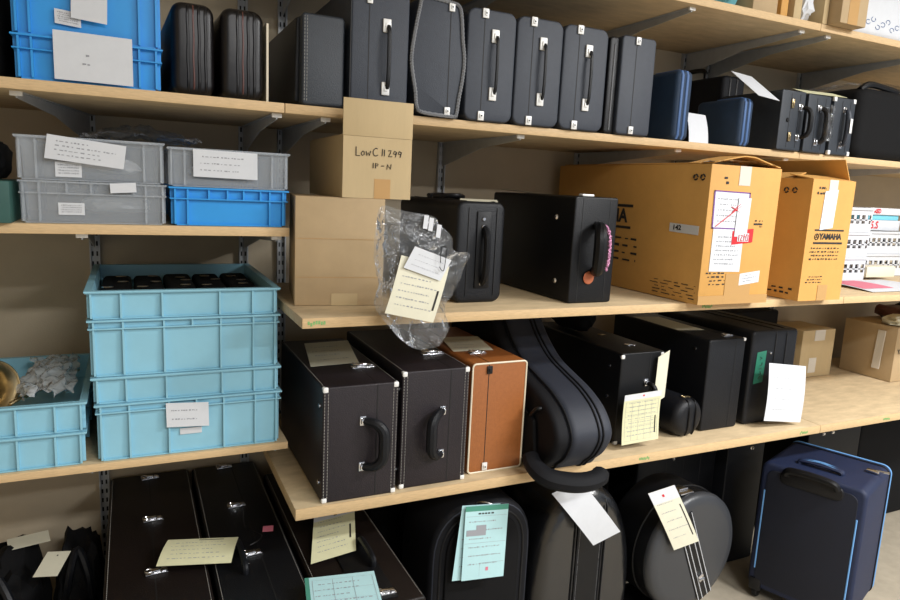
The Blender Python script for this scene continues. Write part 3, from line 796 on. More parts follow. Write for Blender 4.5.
bm = B(); box(bm, 2.163, 2.186, 0.0, 0.3, ZT + .001, ZT + .19, .001); tag(obj('cardboard_sheet', bm, 'card'), 'upright brown cardboard panel beside the overhanging top box', 'cardboard')
carton('cardboard_box', 'tan box overhanging the edge of the topmost shelf', 2.192, 2.325, -0.045, 0.25, ZT + .001, ZT + .19, 'card2', gt, tape=(-0.03, 0.02, 0, 0.1, 0.0008))
t = thing('paper_bag', 'white bag with blue lettering at the right end of topmost shelf', 'bag', (2.54, 0.02, ZT + .001))
bm = B(); prism(bm, rrect(0.38, 0.20, 0.03), 0, 0.2, 0.02); obj('body', bm, 'paper', t)
bm = B()
F = frame((0, -0.0005, 0), (1, 0, 0), (0, 0, 1))
R = random.Random(2)
for k in range(10):
    u = -0.14 + 0.028 * k; v = 0.035 + 0.012 * (k % 3); tube(bm, [F @ V(u + .012 * math.cos(a), v + .008 * math.sin(a), 0) for a in [PI * 1.6 * q / 6 + k for q in range(7)]], 0.0012, 4)
obj('lettering', bm, 'navyl', t)

# ---- middle left shelf: dark thing, teal box, film behind
bm = B(); lump(bm, -0.268, 0.12, ZM + .130, 0.03, 0.06, 0.042, 7, 0.2); tag(obj('black_pouch', bm, 'blackm'), 'black pouch at the left edge on top of the teal box', 'pouch')
t = thing('file_box', 'dark teal box with a pale label at the left edge', 'box', (-0.30, -0.02, ZM + .001))
bm = B(); box(bm, -0.075, 0.075, 0, 0.28, 0, 0.086, 0.002); obj('body', bm, 'tealbox', t)
sheet('label', (0.015, -0.0012, 0.01), (0.048, -0.0012, 0.01), (0.015, -0.0012, 0.078), parent=t, material='sky')
bm = B(); crumple(bm, lambda u, v: V(-0.10 + 0.26 * u, 0.15 + 0.25 * v, ZM + .200 + 0.03 * math.sin(PI * u) * math.sin(PI * v)), 26, 20, 6.0, 0.014)
tag(obj('plastic_film', bm, M['film'], angle=180), 'loose clear film on top of the translucent crates', 'plastic wrap')
for cx, cz, lb in ((-0.03, ZM + .008, 'pale crumpled wrap inside the lowest translucent crate'), (-0.05, ZM + .0985, 'pale crumpled wrap inside the translucent crate with the tilted sheet'), (0.215, ZM + .097, 'pale crumpled wrap inside the translucent crate on the bright blue one')):
    bm = B(); lump(bm, cx, 0.22, cz + .030, 0.075, 0.12, 0.020, 40 + int(cz * 100), 0.2); tag(obj('foam_wrap', bm, 'paper'), lb, 'packing wrap', 'pale wraps inside the translucent crates')

# ---- middle right shelf
t = carton('cardboard_box', 'plain brown box under the handwritten box', 0.355, 0.573, -0.060, 0.20, ZMR + .001, ZMR + .268, 'card2', 'brown boxes at the left end of the deep shelf', rotz=math.radians(-9))
bm = B()
for z in (0.07, 0.165): box(bm, -0.106, 0.106, -0.0008, 0.0, z, z + 0.001)
obj('fold_line', bm, 'tape', t); bm = B(); box(bm, -.02, .045, -0.001, -0.0001, .0, .03); obj('tape', bm, 'card', t)
# handwritten box with its raised flap
t = thing('cardboard_box', 'brown box with black handwriting and an upright front flap', 'cardboard box', (0.553, -0.066, ZMR + .2685), math.radians(-1), 'brown boxes at the left end of the deep shelf')
bm = B(); w = 0.176; h = 0.148; d = 0.36; wt = 0.004
box(bm, -w / 2, w / 2, 0, wt, 0, h); box(bm, -w / 2, w / 2, d - wt, d, 0, h); box(bm, -w / 2, -w / 2 + wt, wt, d - wt, 0, h); box(bm, w / 2 - wt, w / 2, wt, d - wt, 0, h); box(bm, -w / 2 + wt, w / 2 - wt, wt, d - wt, 0, wt)
obj('body', bm, 'card', t, smooth=False)
bm = B(); box(bm, -w / 2 - .001, w / 2 + .001, 0.0005, 0.0040, h + .0005, h + 0.088, .0008); o = obj('front_flap', bm, 'card', t)
bm = B(); box(bm, -w / 2 + .004, w / 2 - .004, .006, d - .006, h + .0005, h + 0.004, .0008); obj('top_flap', bm, 'card', t)
bm = B(); box(bm, -0.008, 0.034, -0.0008, -0.0001, 0.0, 0.048); obj('tape', bm, 'tape', t)
F = frame((-0.056, -0.0005, 0.102), (1, 0, 0), (0, 0, 1)) @ Matrix.Diagonal((0.0105, 0.0105, 1, 1))
L = [[(0, 2), (0, 0), (.9, 0)], [(1.6, 1.1), (1.2, .6), (1.5, .05), (2, .3), (1.9, 1), (1.6, 1.1)], [(2.4, 1.1), (2.6, .1), (2.9, .8), (3.2, .1), (3.5, 1.2)],
     [(5.2, 1.75), (4.8, 1.95), (4.3, 1.6), (4.1, 1.0), (4.3, .3), (4.8, .1), (5.3, .4)],
     [(6.4, 1.8), (6.3, .2)], [(6.9, 1.7), (6.85, .2)], [(7.8, 1.5), (8.5, 1.6), (8.3, .9), (7.9, .2), (8.8, .2)], [(9.3, 1.4), (9.1, .9), (9.6, .8), (9.9, 1.3), (9.3, 1.5)], [(9.9, 1.3), (9.6, .1)], [(10.5, 1.4), (10.3, .9), (10.8, .8), (11.1, 1.3), (10.5, 1.5)], [(11.1, 1.3), (10.8, .1)],
     [(4.2, -1.5), (4.2, -2.7)], [(4.8, -2.7), (4.8, -1.5), (5.4, -1.7), (5.3, -2.1), (4.8, -2.1)], [(6.2, -2.1), (6.9, -2.05)], [(7.6, -2.8), (7.7, -1.7), (8.5, -2.7), (8.6, -1.6)]]
strokes('handwriting', L, F, 0.0011, 'ink', t)

# black soft case
t = case('soft_case', 'black rounded soft case behind the clear bag of papers', 0.768, 0.912, -0.085, ZMR + .001, 0.270, 0.42, 'black2', 0.024, 0.010)
bm = B(); box(bm, -0.014, 0.030, -0.0045, 0.003, 0.04, 0.245, 0.002); obj('handle_strap', bm, 'black', t)
bm = B(); tube(bm, smooth_path([(0.008, -0.003, 0.055), (0.008, -0.022, 0.075), (0.008, -0.026, 0.125), (0.008, -0.022, 0.18), (0.008, -0.003, 0.20)]), 0.009, 8, flat=1.3); obj('handle', bm, 'black2', t)
for z in (0.052, 0.205, 0.225):
    bm = B(); lathe(bm, [(0, 0.004), (0.004, 0.004), (0.006, 0.001), (0.006, 0), (0, 0)], 16, frame((0.004, -0.0045, z), (1, 0, 0), (0, 0, 1))); obj('rivet', bm, 'chrome', t)
for x in (-0.038, 0.046):
    bm = B(); tube(bm, [(x, 0.38, 0.2705), (x, 0.02, 0.2705), (x, 0.004, 0.266), (x, -0.001, 0.25), (x, -0.001, 0.02)], 0.0014, 6); obj('seam_piping', bm, 'seam', t)
# things on top of it: strap, papers
bm = B(); tube(bm, smooth_path([(0.78, 0.10, ZMR + .279), (0.83, 0.06, ZMR + .283), (0.88, 0.12, ZMR + .279), (0.84, 0.2, ZMR + .281), (0.79, 0.16, ZMR + .279)]), 0.0065, 8); tag(obj('black_strap', bm, 'black'), 'black strap curled on top of the black soft case', 'strap')
sheet('paper_tag', (0.80, -0.03, ZMR + .2715), (0.90, -0.06, ZMR + .2715), (0.83, 0.03, ZMR + .276), 'pale paper lying on top of the black soft case', material='cpaper')

# black case with sequined handle
t = case('instrument_case', 'black square case with pink sequined handle, left of the big ochre carton', 1.093, 1.240, -0.145, ZMR + .001, 0.296, 0.46, 'black', 0.008, 0.004)
for x in (-0.046, 0.046):
    bm = B(); box(bm, x - .001, x + .001, -0.0006, 0.001, 0.004, 0.292); box(bm, x - .001, x + .001, 0.001, 0.455, 0.2955, 0.2966); obj('seam', bm, 'seam', t, smooth=False)
h = loop_handle(t, 0.006, 0.090, 0.218, 0.046, 0.016, 'black', -0.020, 'gunmetal')
bm = B(); R = random.Random(12)
fine = [(0.003 + 0.003 * math.sin(k * 1.7) + 0.006 * abs(k - 20) / 20, -0.066 + 0.018 * (abs(k - 20) / 20) ** 2, 0.098 + 0.112 * k / 40) for k in range(41)]
tube(bm, fine, [0.0022 + 0.0030 * R.random() for k in range(41)], 6); obj('sequin_trim', bm, 'glitter', h)
bm = B(); tube(bm, [(0.006 + 0.011 * math.cos(a), -0.034 + 0.006 * math.sin(a), 0.212 + 0.009 * math.sin(a)) for a in [2 * PI * k / 14 for k in range(14)]], 0.0035, 6, closed=True); obj('sequin_ring', bm, 'glitter', h)
bm = B(); lathe(bm, [(0, 0.0015), (0.016, 0.0015), (0.018, 0), (0, 0)], 24, frame((-0.012, -0.004, 0.072), (1, 0, 0), (0, 0, 1))); obj('charm', bm, 'copper', t)
for z, y in ((0.235, 0.085), (0.055, 0.07)):
    bm = B(); lathe(bm, [(0, 0.005), (0.005, 0.005), (0.008, 0.001), (0.008, 0), (0, 0)], 14, frame((-0.0735, y, z), (0, -1, 0), (0, 0, 1))); obj('stud', bm, 'chrome', t)
bm = B(); box(bm, -0.04, 0.0, 0.015, 0.035, 0.2965, 0.303, .002); obj('top_latch', bm, 'nickel', t)
sheet('paper_tag', (1.10, 0.02, ZMR + .3010), (1.17, 0.22, ZMR + .3010), (1.07 + .03, 0.22, ZMR + .3060), 'pale tag lying on top of the sequin handled case', material='cpaper')

# ochre cartons
def recycle(bm, F, r=0.009):
    for s in range(3):
        pts = [F @ V(r * math.cos(a), r * math.sin(a), 0.0006) for a in [2 * PI * (s / 3) + 1.6 * k / 5 for k in range(6)]]
        tube(bm, pts, 0.0024, 5)
YT = 1.605 - ZMR
t = carton('instrument_carton', 'large ochre carton with shipping labels and a red sticker', 1.474, 1.756, -0.245, 0.50, ZMR + .002, ZMR + YT - .006, 'ocard', 'ochre instrument cartons')
w = 0.282; H_ = YT - .008
FF = frame((-w / 2, -0.0005, 0), (1, 0, 0), (0, 0, 1)); FL = frame((-w / 2 - 0.0005, 0.745, 0), (0, -1, 0), (0, 0, 1))
bm = B(); patch(bm, FF, 0.11, 0.155, H_ - 0.055, H_, 0.0009); obj('clear_tape', bm, 'wtape', t)
bm = B(); patch(bm, FF, 0.10, 0.205, 0, 0.09, 0.0009); patch(bm, FF, 0.0, w, 0, 0.026, 0.0008); obj('tape', bm, 'tape', t)
lab = sheet('shipping_label', FF @ V(0.022, 0.222, .001), FF @ V(0.165, 0.22, .001), FF @ V(0.018, 0.33, .001), parent=t, material='paper', ink='gink', rows=5, seed=21, hgt=.03,
            extra=[('violet_frame', 'purple', [(0, 1, 0, .03), (0, 1, .97, 1), (0, .03, 0, 1), (.97, 1, 0, 1)])])
strokes('red_pen', [[(0.035, 0.228), (0.13, 0.290)], [(0.09, 0.285), (0.125, 0.27)], [(0.125, 0.295), (0.095, 0.27)]], FF @ Matrix.Translation((0, 0, .002)), 0.0013, 'red', lab)
sheet('blank_slip', FF @ V(0.112, 0.200, .0035), FF @ V(0.162, 0.200, .0035), FF @ V(0.115, 0.312, .0035), parent=t, material='paper')
sheet('address_label', FF @ V(0.030, 0.098, .001), FF @ V(0.152, 0.096, .001), FF @ V(0.030, 0.222, .001), parent=t, material='paper', ink='gink', rows=7, seed=22, hgt=.035, fill=.8)
st = sheet('red_sticker', FF @ V(0.106, 0.176, .002), FF @ V(0.190, 0.184, .002), FF @ V(0.106, 0.216, .002), parent=t, material='red')
bm = B(); patch(bm, FF @ Matrix.Translation((0, 0, .0028)), 0.126, 0.172, 0.186, 0.210, 0.0006); obj('white_panel', bm, 'paper', st)
strokes('red_figures', [[(0.150, .188), (0.150, .170)], [(0.157, .186), (0.164, .186), (0.160, .178), (0.157, .171), (0.165, .171)], [(0.171, .190), (0.171, .170)], [(0.168, .182), (0.176, .182)], [(0.179, .188), (0.187, .188), (0.187, .171), (0.179, .171), (0.179, .188)]], FF @ Matrix.Translation((-.019, 0.018, .0035)), 0.0012, 'red', st)
sheet('small_label', FF @ V(0.156, 0.055, .001), FF @ V(0.238, 0.064, .001), FF @ V(0.156, 0.090, .001), parent=t, material='paper', ink='gink', rows=3, seed=23, hgt=.08)
bm = B(); S_ = lambda u, v: (FF @ V(w * u, H_ * v, 0.0002), V(0, -1, 0)); 
for a_ in ((4, 31, .07, .35, .13, .24, .010), (3, 32, .68, .80, .56, .62, .010), (2, 33, .14, .26, .85, .92, .02)):
    bm = B(); scribble(bm, S_, *a_[:6], hgt=a_[6], fill=.9); obj('printing', bm, 'ink', t, smooth=False)
bm = B(); patch(bm, FF, 0.190, 0.225, 0.235, 0.24); obj('printed_bar', bm, 'ink', t)
# left side: recycling marks, sticker, maker name between two bars
bm = B(); recycle(bm, FL @ Matrix.Translation((0.690, 0.365, 0)), .0075); recycle(bm, FL @ Matrix.Translation((0.717, 0.365, 0)), .0075); obj('recycling_mark', bm, 'ink', t)
sheet('side_sticker', FL @ V(0.605, 0.203, .001), FL @ V(0.722, 0.200, .001), FL @ V(0.605, 0.229, .001), parent=t, material='paper')
lettering('sticker_lettering', '142', 0.020, FL @ Matrix.Translation((0.636, 0.216, .0012)), 'ink', t, 0.0006, sx=1.2)
lettering('maker_lettering', 'YAMAHA', 0.060, FL @ Matrix.Translation((0.283, 0.236, 0)), 'ink', t, 0.0022)
bm = B(); patch(bm, FL, 0.15, 0.432, 0.266, 0.275); patch(bm, FL, 0.15, 0.428, 0.196, 0.204); obj('printed_bar', bm, 'ink', t)
bm = B(); S_ = lambda u, v: (FL @ V(0.745 * u, H_ * v, 0.0002), V(-1, 0, 0)); 
for a_ in ((4, 41, .33, .64, .20, .43, .016), (5, 42, .70, .985, .02, .14, .006)):
    bm = B(); scribble(bm, S_, *a_[:6], hgt=a_[6], fill=.95); obj('printing', bm, 'ink', t, smooth=False)
# lifted flaps and torn film on top
bm = B(); box(bm, -0.138, 0.138, 0.05, 0.72, H_ + .001, H_ + .0045, 0.001); obj('top_flap', bm, 'ocard', t)
bm = B(); up = [(-0.132, 0.002), (-0.07, 0.016), (-0.01, 0.027), (0.03, 0.026), (0.09, 0.012), (0.138, 0.002)]
prism(bm, [(a, H_ + b) for a, b in up] + [(a, H_ + b + .003) for a, b in reversed(up)], 0.004, 0.10); obj('bent_flap', bm, 'ocard', t)
bm = B(); crumple(bm, lambda u, v: V(-0.14 + 0.26 * u, -0.003 - .003 + 0.05 * v, H_ + .006 + 0.008 * math.sin(PI * u)), 20, 5, 7.0, 0.006); obj('torn_film', bm, 'film', t, angle=180)

t = thing('instrument_carton', 'ochre carton with one narrow white slip and bars around the maker name', 'cardboard box', (1.993, -0.25, ZMR + .002), 0, 'ochre instrument cartons')
bm = B(); w = .1; d = .49; h = .381
box(bm, -w, w, 0, .005, 0, h); box(bm, -w, w, d - .005, d, 0, h); box(bm, -w, -w + .005, .005, d - .005, 0, h); box(bm, w - .005, w, .005, d - .005, 0, h); box(bm, -w + .005, w - .005, .005, d - .005, 0, .005)
obj('body', bm, 'ocard', t, smooth=False)
w = 0.200; H_ = .381
FF = frame((-w / 2, -0.0005, 0), (1, 0, 0), (0, 0, 1)); FL = frame((-w / 2 - 0.0005, 0.49, 0), (0, -1, 0), (0, 0, 1))
bm = B(); patch(bm, FF, 0.075, 0.115, H_ - 0.05, H_, 0.0009); obj('clear_tape', bm, 'wtape', t)
bm = B(); patch(bm, FF, 0.085, 0.13, 0, 0.05, 0.0009); obj('tape', bm, 'tape', t)
sheet('blank_slip', FF @ V(0.055, 0.225, .001), FF @ V(0.115, 0.232, .001), FF @ V(0.060, 0.345, .001), parent=t, material='paper')
bm = B(); patch(bm, FF, 0.035, 0.172, 0.222, 0.227); patch(bm, FF, 0.035, 0.172, 0.181, 0.187); obj('printed_bar', bm, 'ink', t)
lettering('maker_lettering', 'YAMAHA', 0.025, FF @ Matrix.Translation((0.112, 0.204, 0)), 'ink', t, 0.0012)
bm = B(); tube(bm, [FF @ V(0.047 + 0.009 * math.cos(a), 0.204 + 0.009 * math.sin(a), 0.0005) for a in [2 * PI * k / 16 for k in range(16)]], 0.0014, 5, closed=True)
for k in range(3):
    a = PI / 2 + 2 * PI * k / 3; tube(bm, [FF @ V(0.047, 0.204, .0005), FF @ V(0.047 + 0.008 * math.cos(a), 0.204 + 0.008 * math.sin(a), .0005)], 0.0012, 5)
obj('round_emblem', bm, 'ink', t)
bm = B(); S_ = lambda u, v: (FF @ V(w * u, H_ * v, 0.0002), V(0, -1, 0)); 
for a_ in ((4, 51, .12, .82, .33, .45, .012), (3, 52, .1, .5, .14, .21, .009), (2, 53, .1, .32, .86, .94, .02)):
    bm = B(); scribble(bm, S_, *a_[:6], hgt=a_[6], fill=.95); obj('printing', bm, 'ink', t, smooth=False)
bm = B(); recycle(bm, FL @ Matrix.Translation((0.400, 0.345, 0)), .0075); recycle(bm, FL @ Matrix.Translation((0.430, 0.345, 0)), .0075); obj('recycling_mark', bm, 'ink', t)
bm = B(); S_ = lambda u, v: (FL @ V(0.49 * u, H_ * v, 0.0002), V(-1, 0, 0)); scribble(bm, S_, 2, 54, .72, .95, .03, .10, hgt=.016, fill=.95); obj('side_printing', bm, 'ink', t, smooth=False)
bm = B(); box(bm, -0.003, 0, 0.02, 0.44, 0, 0.075, T=Matrix.Translation((w / 2, 0, H_ + .001)) @ Matrix.Rotation(math.radians(-28), 4, 'Y')); obj('side_flap', bm, 'ocard', t)
bm = B(); box(bm, -0.095, 0.095, 0, 0.003, 0, 0.085, T=Matrix.Translation((0, 0.006, H_ + .001)) @ Matrix.Rotation(math.radians(-80), 4, 'X')); obj('front_flap', bm, 'ocard', t)
bm = B(); box(bm, 0, 0.003, 0.08, 0.45, 0, 0.07, T=Matrix.Translation((-w / 2, 0, H_ + .001)) @ Matrix.Rotation(math.radians(72), 4, 'Y')); obj('side_flap', bm, 'ocard', t)

# clear bag with papers and tags
t = thing('plastic_bag', 'clear plastic bag of papers hanging over the deep shelf edge', 'plastic bag', (0.62, -0.240, ZMR - .078))
from mathutils import noise as NZ
bm = B()
outl = [(0.01, 0.315), (-0.06, 0.325), (-0.115, 0.335), (-0.128, 0.29), (-0.130, 0.22), (-0.118, 0.16), (-0.125, 0.11), (-0.085, 0.055), (-0.05, 0.02), (-0.01, 0.0), (0.04, 0.008), (0.065, 0.05), (0.050, 0.10), (0.075, 0.14), (0.095, 0.19), (0.112, 0.228), (0.070, 0.235), (0.060, 0.27), (0.03, 0.295)]
op = [(p.x, p.y) for p in smooth_path([(a, b, 0) for a, b in outl], 4, True)]
for side, yo in ((0, -0.012), (1, 0.012)):
    cen = V(0, yo, 0.17); rings = []
    for k in range(0, 11):
        f_ = k / 10
        rg = []
        for (a, b) in op:
            p = V(a * f_, 0, 0.17 + (b - 0.17) * f_)
            p.y = yo * (1 - f_ ** 3) * 1.6 + NZ.noise(V(p.x * 38, p.z * 38, side * 5)) * 0.016 * (1 - 0.3 * f_) + NZ.noise(V(p.x * 90, p.z * 90, side * 5)) * 0.006
            rg.append(bm.verts.new(p) if k else None)
        rings.append(rg)
    c0 = bm.verts.new(V(0, yo * 1.6, 0.17))
    n = len(op)
    for j in range(n): bm.faces.new((c0, rings[1][j], rings[1][(j + 1) % n]))
    for k in range(1, 10):
        for j in range(n): bm.faces.new((rings[k][j], rings[k + 1][j], rings[k + 1][(j + 1) % n], rings[k][(j + 1) % n]))
obj('film', bm, 'film', t, angle=180)
sheet('paper_tag', (0.510, -0.268, 1.214), (0.630, -0.268, 1.187), (0.545, -0.268, 1.345), 'cream form with print along its edge inside the hanging clear bag', material='cpaper', bow=0.004, ink='gink', rows=6, seed=61, extra=[('edge_print', 'ink', [(.88, .92, .2, .55)])])
s_ = sheet('paper_note', (0.548, -0.276, 1.318), (0.640, -0.276, 1.286), (0.574, -0.276, 1.366), 'white note held by a paper clip inside the hanging clear bag', 'note', material='paper', ink='gink', rows=3, seed=62)
bm = B(); pts = [(0.03, -.003, 0.03), (0.03, -.003, 0.06), (0.036, -.003, 0.066), (0.044, -.003, 0.06), (0.040, -.003, 0.015), (0.034, -.003, 0.012), (0.028, -.003, .02)]
tube(bm, smooth_path(pts), 0.0009, 5); tag(obj('paper_clip', bm, 'gunmetal', loc=(0.605, -0.2800, 1.300)), 'thin wire paper clip on the white note in the clear bag', 'paper clip')
for i, (x, z) in enumerate(((0.60, 1.405), (0.613, 1.40), (0.633, 1.385))):
    sheet('white_tag', (x, -0.255, z), (x + .011, -0.255, z - .002), (x + .003, -0.255, z + .03), 'tiny white tag in the clear bag above the note, ' + ['left', 'middle', 'right'][i] + ' of three', 'tag', 'tiny white tags in the clear bag', material='paper')

# baskets and cartons at the far right of the deep shelf
def basket(x0, x1, y0, y1, z0, h, label):
    t = thing('storage_basket', label, 'basket', ((x0 + x1) / 2, y0, z0), 0, 'white plastic baskets'); w = (x1 - x0) / 2; d = y1 - y0
    bm = B(); tk = 0.003
    box(bm, -w, w, 0, d, 0, tk)
    for (xa, xb, ya, yb, ax) in ((-w, w, 0, tk, 0), (-w, w, d - tk, d, 0), (-w, -w + tk, tk, d - tk, 1), (w - tk, w, tk, d - tk, 1)):
        box(bm, xa, xb, ya, yb, tk, h * .36); box(bm, xa, xb, ya, yb, h * .72, h)
        L_ = (xb - xa) if ax == 0 else (yb - ya); n = max(3, int(L_ / 0.034))
        for k in range(n + 1):
            c = k * L_ / n
            if ax == 0: box(bm, max(xa, xa + c - .007), min(xb, xa + c + .007), ya, yb, h * .36, h * .72)
            else: box(bm, xa, xb, max(ya, ya + c - .007), min(yb, ya + c + .007), h * .36, h * .72)
            
        if ax == 0: box(bm, xa, xb, ya, yb, h * .49, h * .54)
        else: box(bm, xa, xb, ya, yb, h * .49, h * .54)
    obj('lattice', bm, 'white', t, smooth=False)
    bm = B(); box(bm, -w - .006, w + .006, -.006, 0, h - .008, h + .002, .001); box(bm, -w - .006, w + .006, d, d + .006, h - .008, h + .002, .001); box(bm, -w - .006, -w, 0, d, h - .008, h + .002, .001); box(bm, w, w + .006, 0, d, h - .008, h + .002, .001)
    obj('rim', bm, 'white', t); return t
for i in range(3):
    basket(2.60, 2.742, 0.10, 0.42, ZMR + .002 + i * 0.100, 0.097, 'white lattice basket behind the second ochre carton, ' + ['bottom', 'middle', 'top'][i] + ' of the left stack')
for i in range(2):
    basket(2.87, 3.20, 0.22, 0.5, ZMR + .050 + i * 0.100 - 0.048, 0.097, 'white lattice basket of the right stack, ' + ['lower', 'upper'][i] + ' one')
t = thing('reed_box', 'flat white box with red lettering on the right basket stack', 'box', (3.04, 0.24, ZMR + .2045)); bm = B(); box(bm, -.12, .12, 0, .2, 0, .045, .001); obj('body', bm, 'paper', t)
lettering('lettering', '5.S', 0.045, frame((-.06, -0.0005, .022), (1, 0, 0), (0, 0, 1)), 'red', t, 0.001)
t = thing('reed_box', 'thin pale blue box on the white box with red lettering', 'box', (3.05, 0.25, ZMR + .2505)); bm = B(); box(bm, -.10, .11, 0, .18, 0, .022, .001); obj('body', bm, 'sky', t)
t = thing('reed_box', 'uppermost white box with a red band in the right stack', 'box', (3.04, 0.24, ZMR + .2735)); bm = B(); box(bm, -.10, .12, 0, .2, 0, .03, .001); obj('body', bm, 'paper', t)
lettering('lettering', 'RED', 0.026, frame((-.05, -0.0005, .015), (1, 0, 0), (0, 0, 1)), 'red', t, 0.001)
sheet('plastic_sleeve', (2.42, -0.15, ZMR + .003), (2.80, -0.15, ZMR + .003), (2.45, 0.08, ZMR + .009), 'clear sleeve with a pink sheet lying before the white baskets', 'sleeve', material='paper', bow=0.004, extra=[('pink_sheet', 'pink', [(.03, .5, .2, .95)])])
t = carton('small_box', 'small pale carton lying before the right basket stack', 2.79, 2.98, 0.12, 0.19, ZMR + .013, ZMR + .058, 'cream', cat='box')
bm = B(); crumple(bm, lambda u, v: V(2.72 + 0.5 * u, 0.54, ZMR + .12 + 0.34 * v), 20, 14, 8.0, 0.012); tag(obj('garment_film', bm, M['clear'], angle=180), 'translucent plastic sheet hanging behind the white baskets', 'plastic sheet')

# ------------------------------------------------------------------ low deep shelf
def corner(parent, x, z, sx, sz, y=0.0, s=0.014):
    bm = B(); box(bm, min(x, x + sx * s), max(x, x + sx * s), y - 0.0015, y + s, min(z, z + sz * s), max(z, z + sz * s), 0.0035); obj('corner_cap', bm, 'nickel', parent)
def big_latch(parent, x, y, z, s=1.0, mt='chrome', rot=0.0):
    """latch lying on a top face"""
    T_ = Matrix.Translation((x, y, z)) @ Matrix.Rotation(rot, 4, 'Z') @ Matrix.Scale(s, 4)
    bm = B(); box(bm, -0.028, 0.028, -0.010, 0.010, 0, 0.003, 0.001, T=T_); box(bm, -0.016, 0.010, -0.007, 0.007, 0.003, 0.010, 0.002, T=T_); box(bm, 0.012, 0.024, -0.008, 0.008, 0.003, 0.007, 0.001, T=T_)
    o = obj('latch', bm, mt, parent)
    bm = B(); tube(bm, [T_ @ V(-0.018 + .01 * math.cos(a), .009 * math.sin(a), 0.0095) for a in [2 * PI * k / 12 for k in range(12)]], 0.0018 * s, 6, closed=True); obj('latch_loop', bm, mt, o)
def tolex(name, label, x0, x1, y0, z0, h, d, mt, group, side, hx):
    t = case(name, label, x0, x1, y0, z0, h, d, mt, 0.006, 0.004, group)
    w = x1 - x0
    bm = B()
    for s in (-1, 1):
        for e in (0.0045, 0.0135): dashes(bm, [(s * (w / 2 - e), -0.0004, 0.012), (s * (w / 2 - e), -0.0004, h - 0.012)])
    dashes(bm, [(-w / 2 + 0.005, 0.02, h + 0.0003), (-w / 2 + 0.005, d - .02, h + .0003)]); dashes(bm, [(w / 2 - 0.005, 0.02, h + 0.0003), (w / 2 - 0.005, d - .02, h + .0003)])
    obj('stitching', bm, 'thread', t)
    bm = B(); box(bm, 0.040, 0.0425, -0.0006, 0.002, 0.004, h - 0.004); box(bm, 0.040, 0.0425, 0.002, d - 0.004, h - .001, h + .0006); obj('seam', bm, 'seam', t, smooth=False)
    for s in (-1, 1):
        for z, sz in ((0, 1), (h, -1)): corner(t, s * w / 2, z, -s, sz)
    big_latch(t, 0.050, 0.150, h + .0006, 1.15)
    loop_handle(t, hx, 0.085, 0.205, 0.030, 0.0125, 'black2', side, 'chrome')
    bm = B(); tube(bm, [(-w / 2 - .001, 0.02, 0.05), (-w / 2 - .005, 0.02, 0.05)], 0.006, 10); tube(bm, [(-w / 2 - .001, 0.02, h - .05), (-w / 2 - .005, 0.02, h - .05)], 0.006, 10); obj('side_stud', bm, 'chrome', t)
    return t
gl = 'dark plum stitched cases'
ca = tolex('instrument_case', 'dark plum stitched case whose handle swings right, leftmost on the low shelf', 0.405, 0.600, -0.142, ZB + .001, 0.298, 0.50, 'plum', gl, 0.045, 0.004)
cb = tolex('instrument_case', 'dark plum stitched case whose handle swings left, beside the tan case', 0.614, 0.806, -0.130, ZB + .001, 0.318, 0.50, 'plum', gl, -0.040, 0.020)
sheet('paper_tag', (0.420, 0.045, ZB + .301), (0.556, 0.055, ZB + .301), (0.455, 0.27, ZB + .310), 'greyish form lying on the leftmost plum case', material='cpaper', ink='gink', rows=4, seed=71)
# tan case with cream piping
t = case('instrument_case', 'tan leather case with cream piping between the plum case and gig bag', 0.826, 1.000, -0.105, ZB + .001, 0.318, 0.46, 'tan', 0.010, 0.005)
w = 0.174; h = 0.318
bm = B(); rr = rrect(w - .004, h - .004, 0.010, z0=.002); tube(bm, [(a, 0.0, b) for a, b in rr], 0.0026, 6, closed=True); obj('front_piping', bm, 'cream', t)
bm = B(); box(bm, -0.036, -0.034, -0.0006, 0.002, 0.006, h - .006); box(bm, -0.036, -0.034, 0.002, 0.455, h - .0005, h + .0006); obj('seam', bm, 'seam', t, smooth=False)
for z in (0.018, h - 0.020): latch_front(t, -0.034, z, 0.016, 0.022, 'gunmetal' if z > .1 else 'nickel', 'clasp')
big_latch(t, -0.022, 0.10, h + .0006, 0.95)
sheet('paper_tag', (0.832, 0.03, ZB + .3205), (0.955, 0.015, ZB + .3215), (0.862, 0.19, ZB + .325), 'greyish form lying on the tan case', material='cpaper', ink='gink', rows=4, seed=72)

# gig bag lying on its edge: outline in Y,Z pushed along X
t = thing('gig_bag', 'slate navy instrument gig bag lying on edge, beside the tan case', 'gig bag', (1.13, -0.19, ZB + .002))
gp = [(0.0, 0.03), (0.03, 0.004), (0.12, 0.0), (0.32, 0.0), (0.55, 0.0), (0.64, 0.02), (0.645, 0.38), (0.58, 0.40), (0.50, 0.41), (0.42, 0.415), (0.36, 0.395), (0.30, 0.335), (0.22, 0.280), (0.13, 0.250), (0.05, 0.225), (-0.02, 0.185), (-0.058, 0.125), (-0.035, 0.065)]
gs_ = [(p.x, p.y) for p in smooth_path([(a, b, 0) for a, b in gp], 4, True)]
bm = B(); prism(bm, gs_, -0.062, 0.085, 0.022, plane='yz', seg=5); obj('shell', bm, 'gignavy', t)
bm = B(); prism(bm, inset(gs_, 0.004), -0.108, -0.058, 0.016, plane='yz', seg=5); obj('side_panel', bm, 'gigdark', t)
bm = B(); tube(bm, [(-0.062, a, b) for a, b in inset(gs_, 0.001)], 0.0035, 6, closed=True); obj('edge_piping', bm, 'gigdark', t)
for x in (0.030, 0.044):
    bm = B(); op2 = inset(gs_, -0.0012); tube(bm, [(x, a, b) for a, b in op2], 0.0034, 6, closed=True); obj('zip', bm, 'gigdark', t)
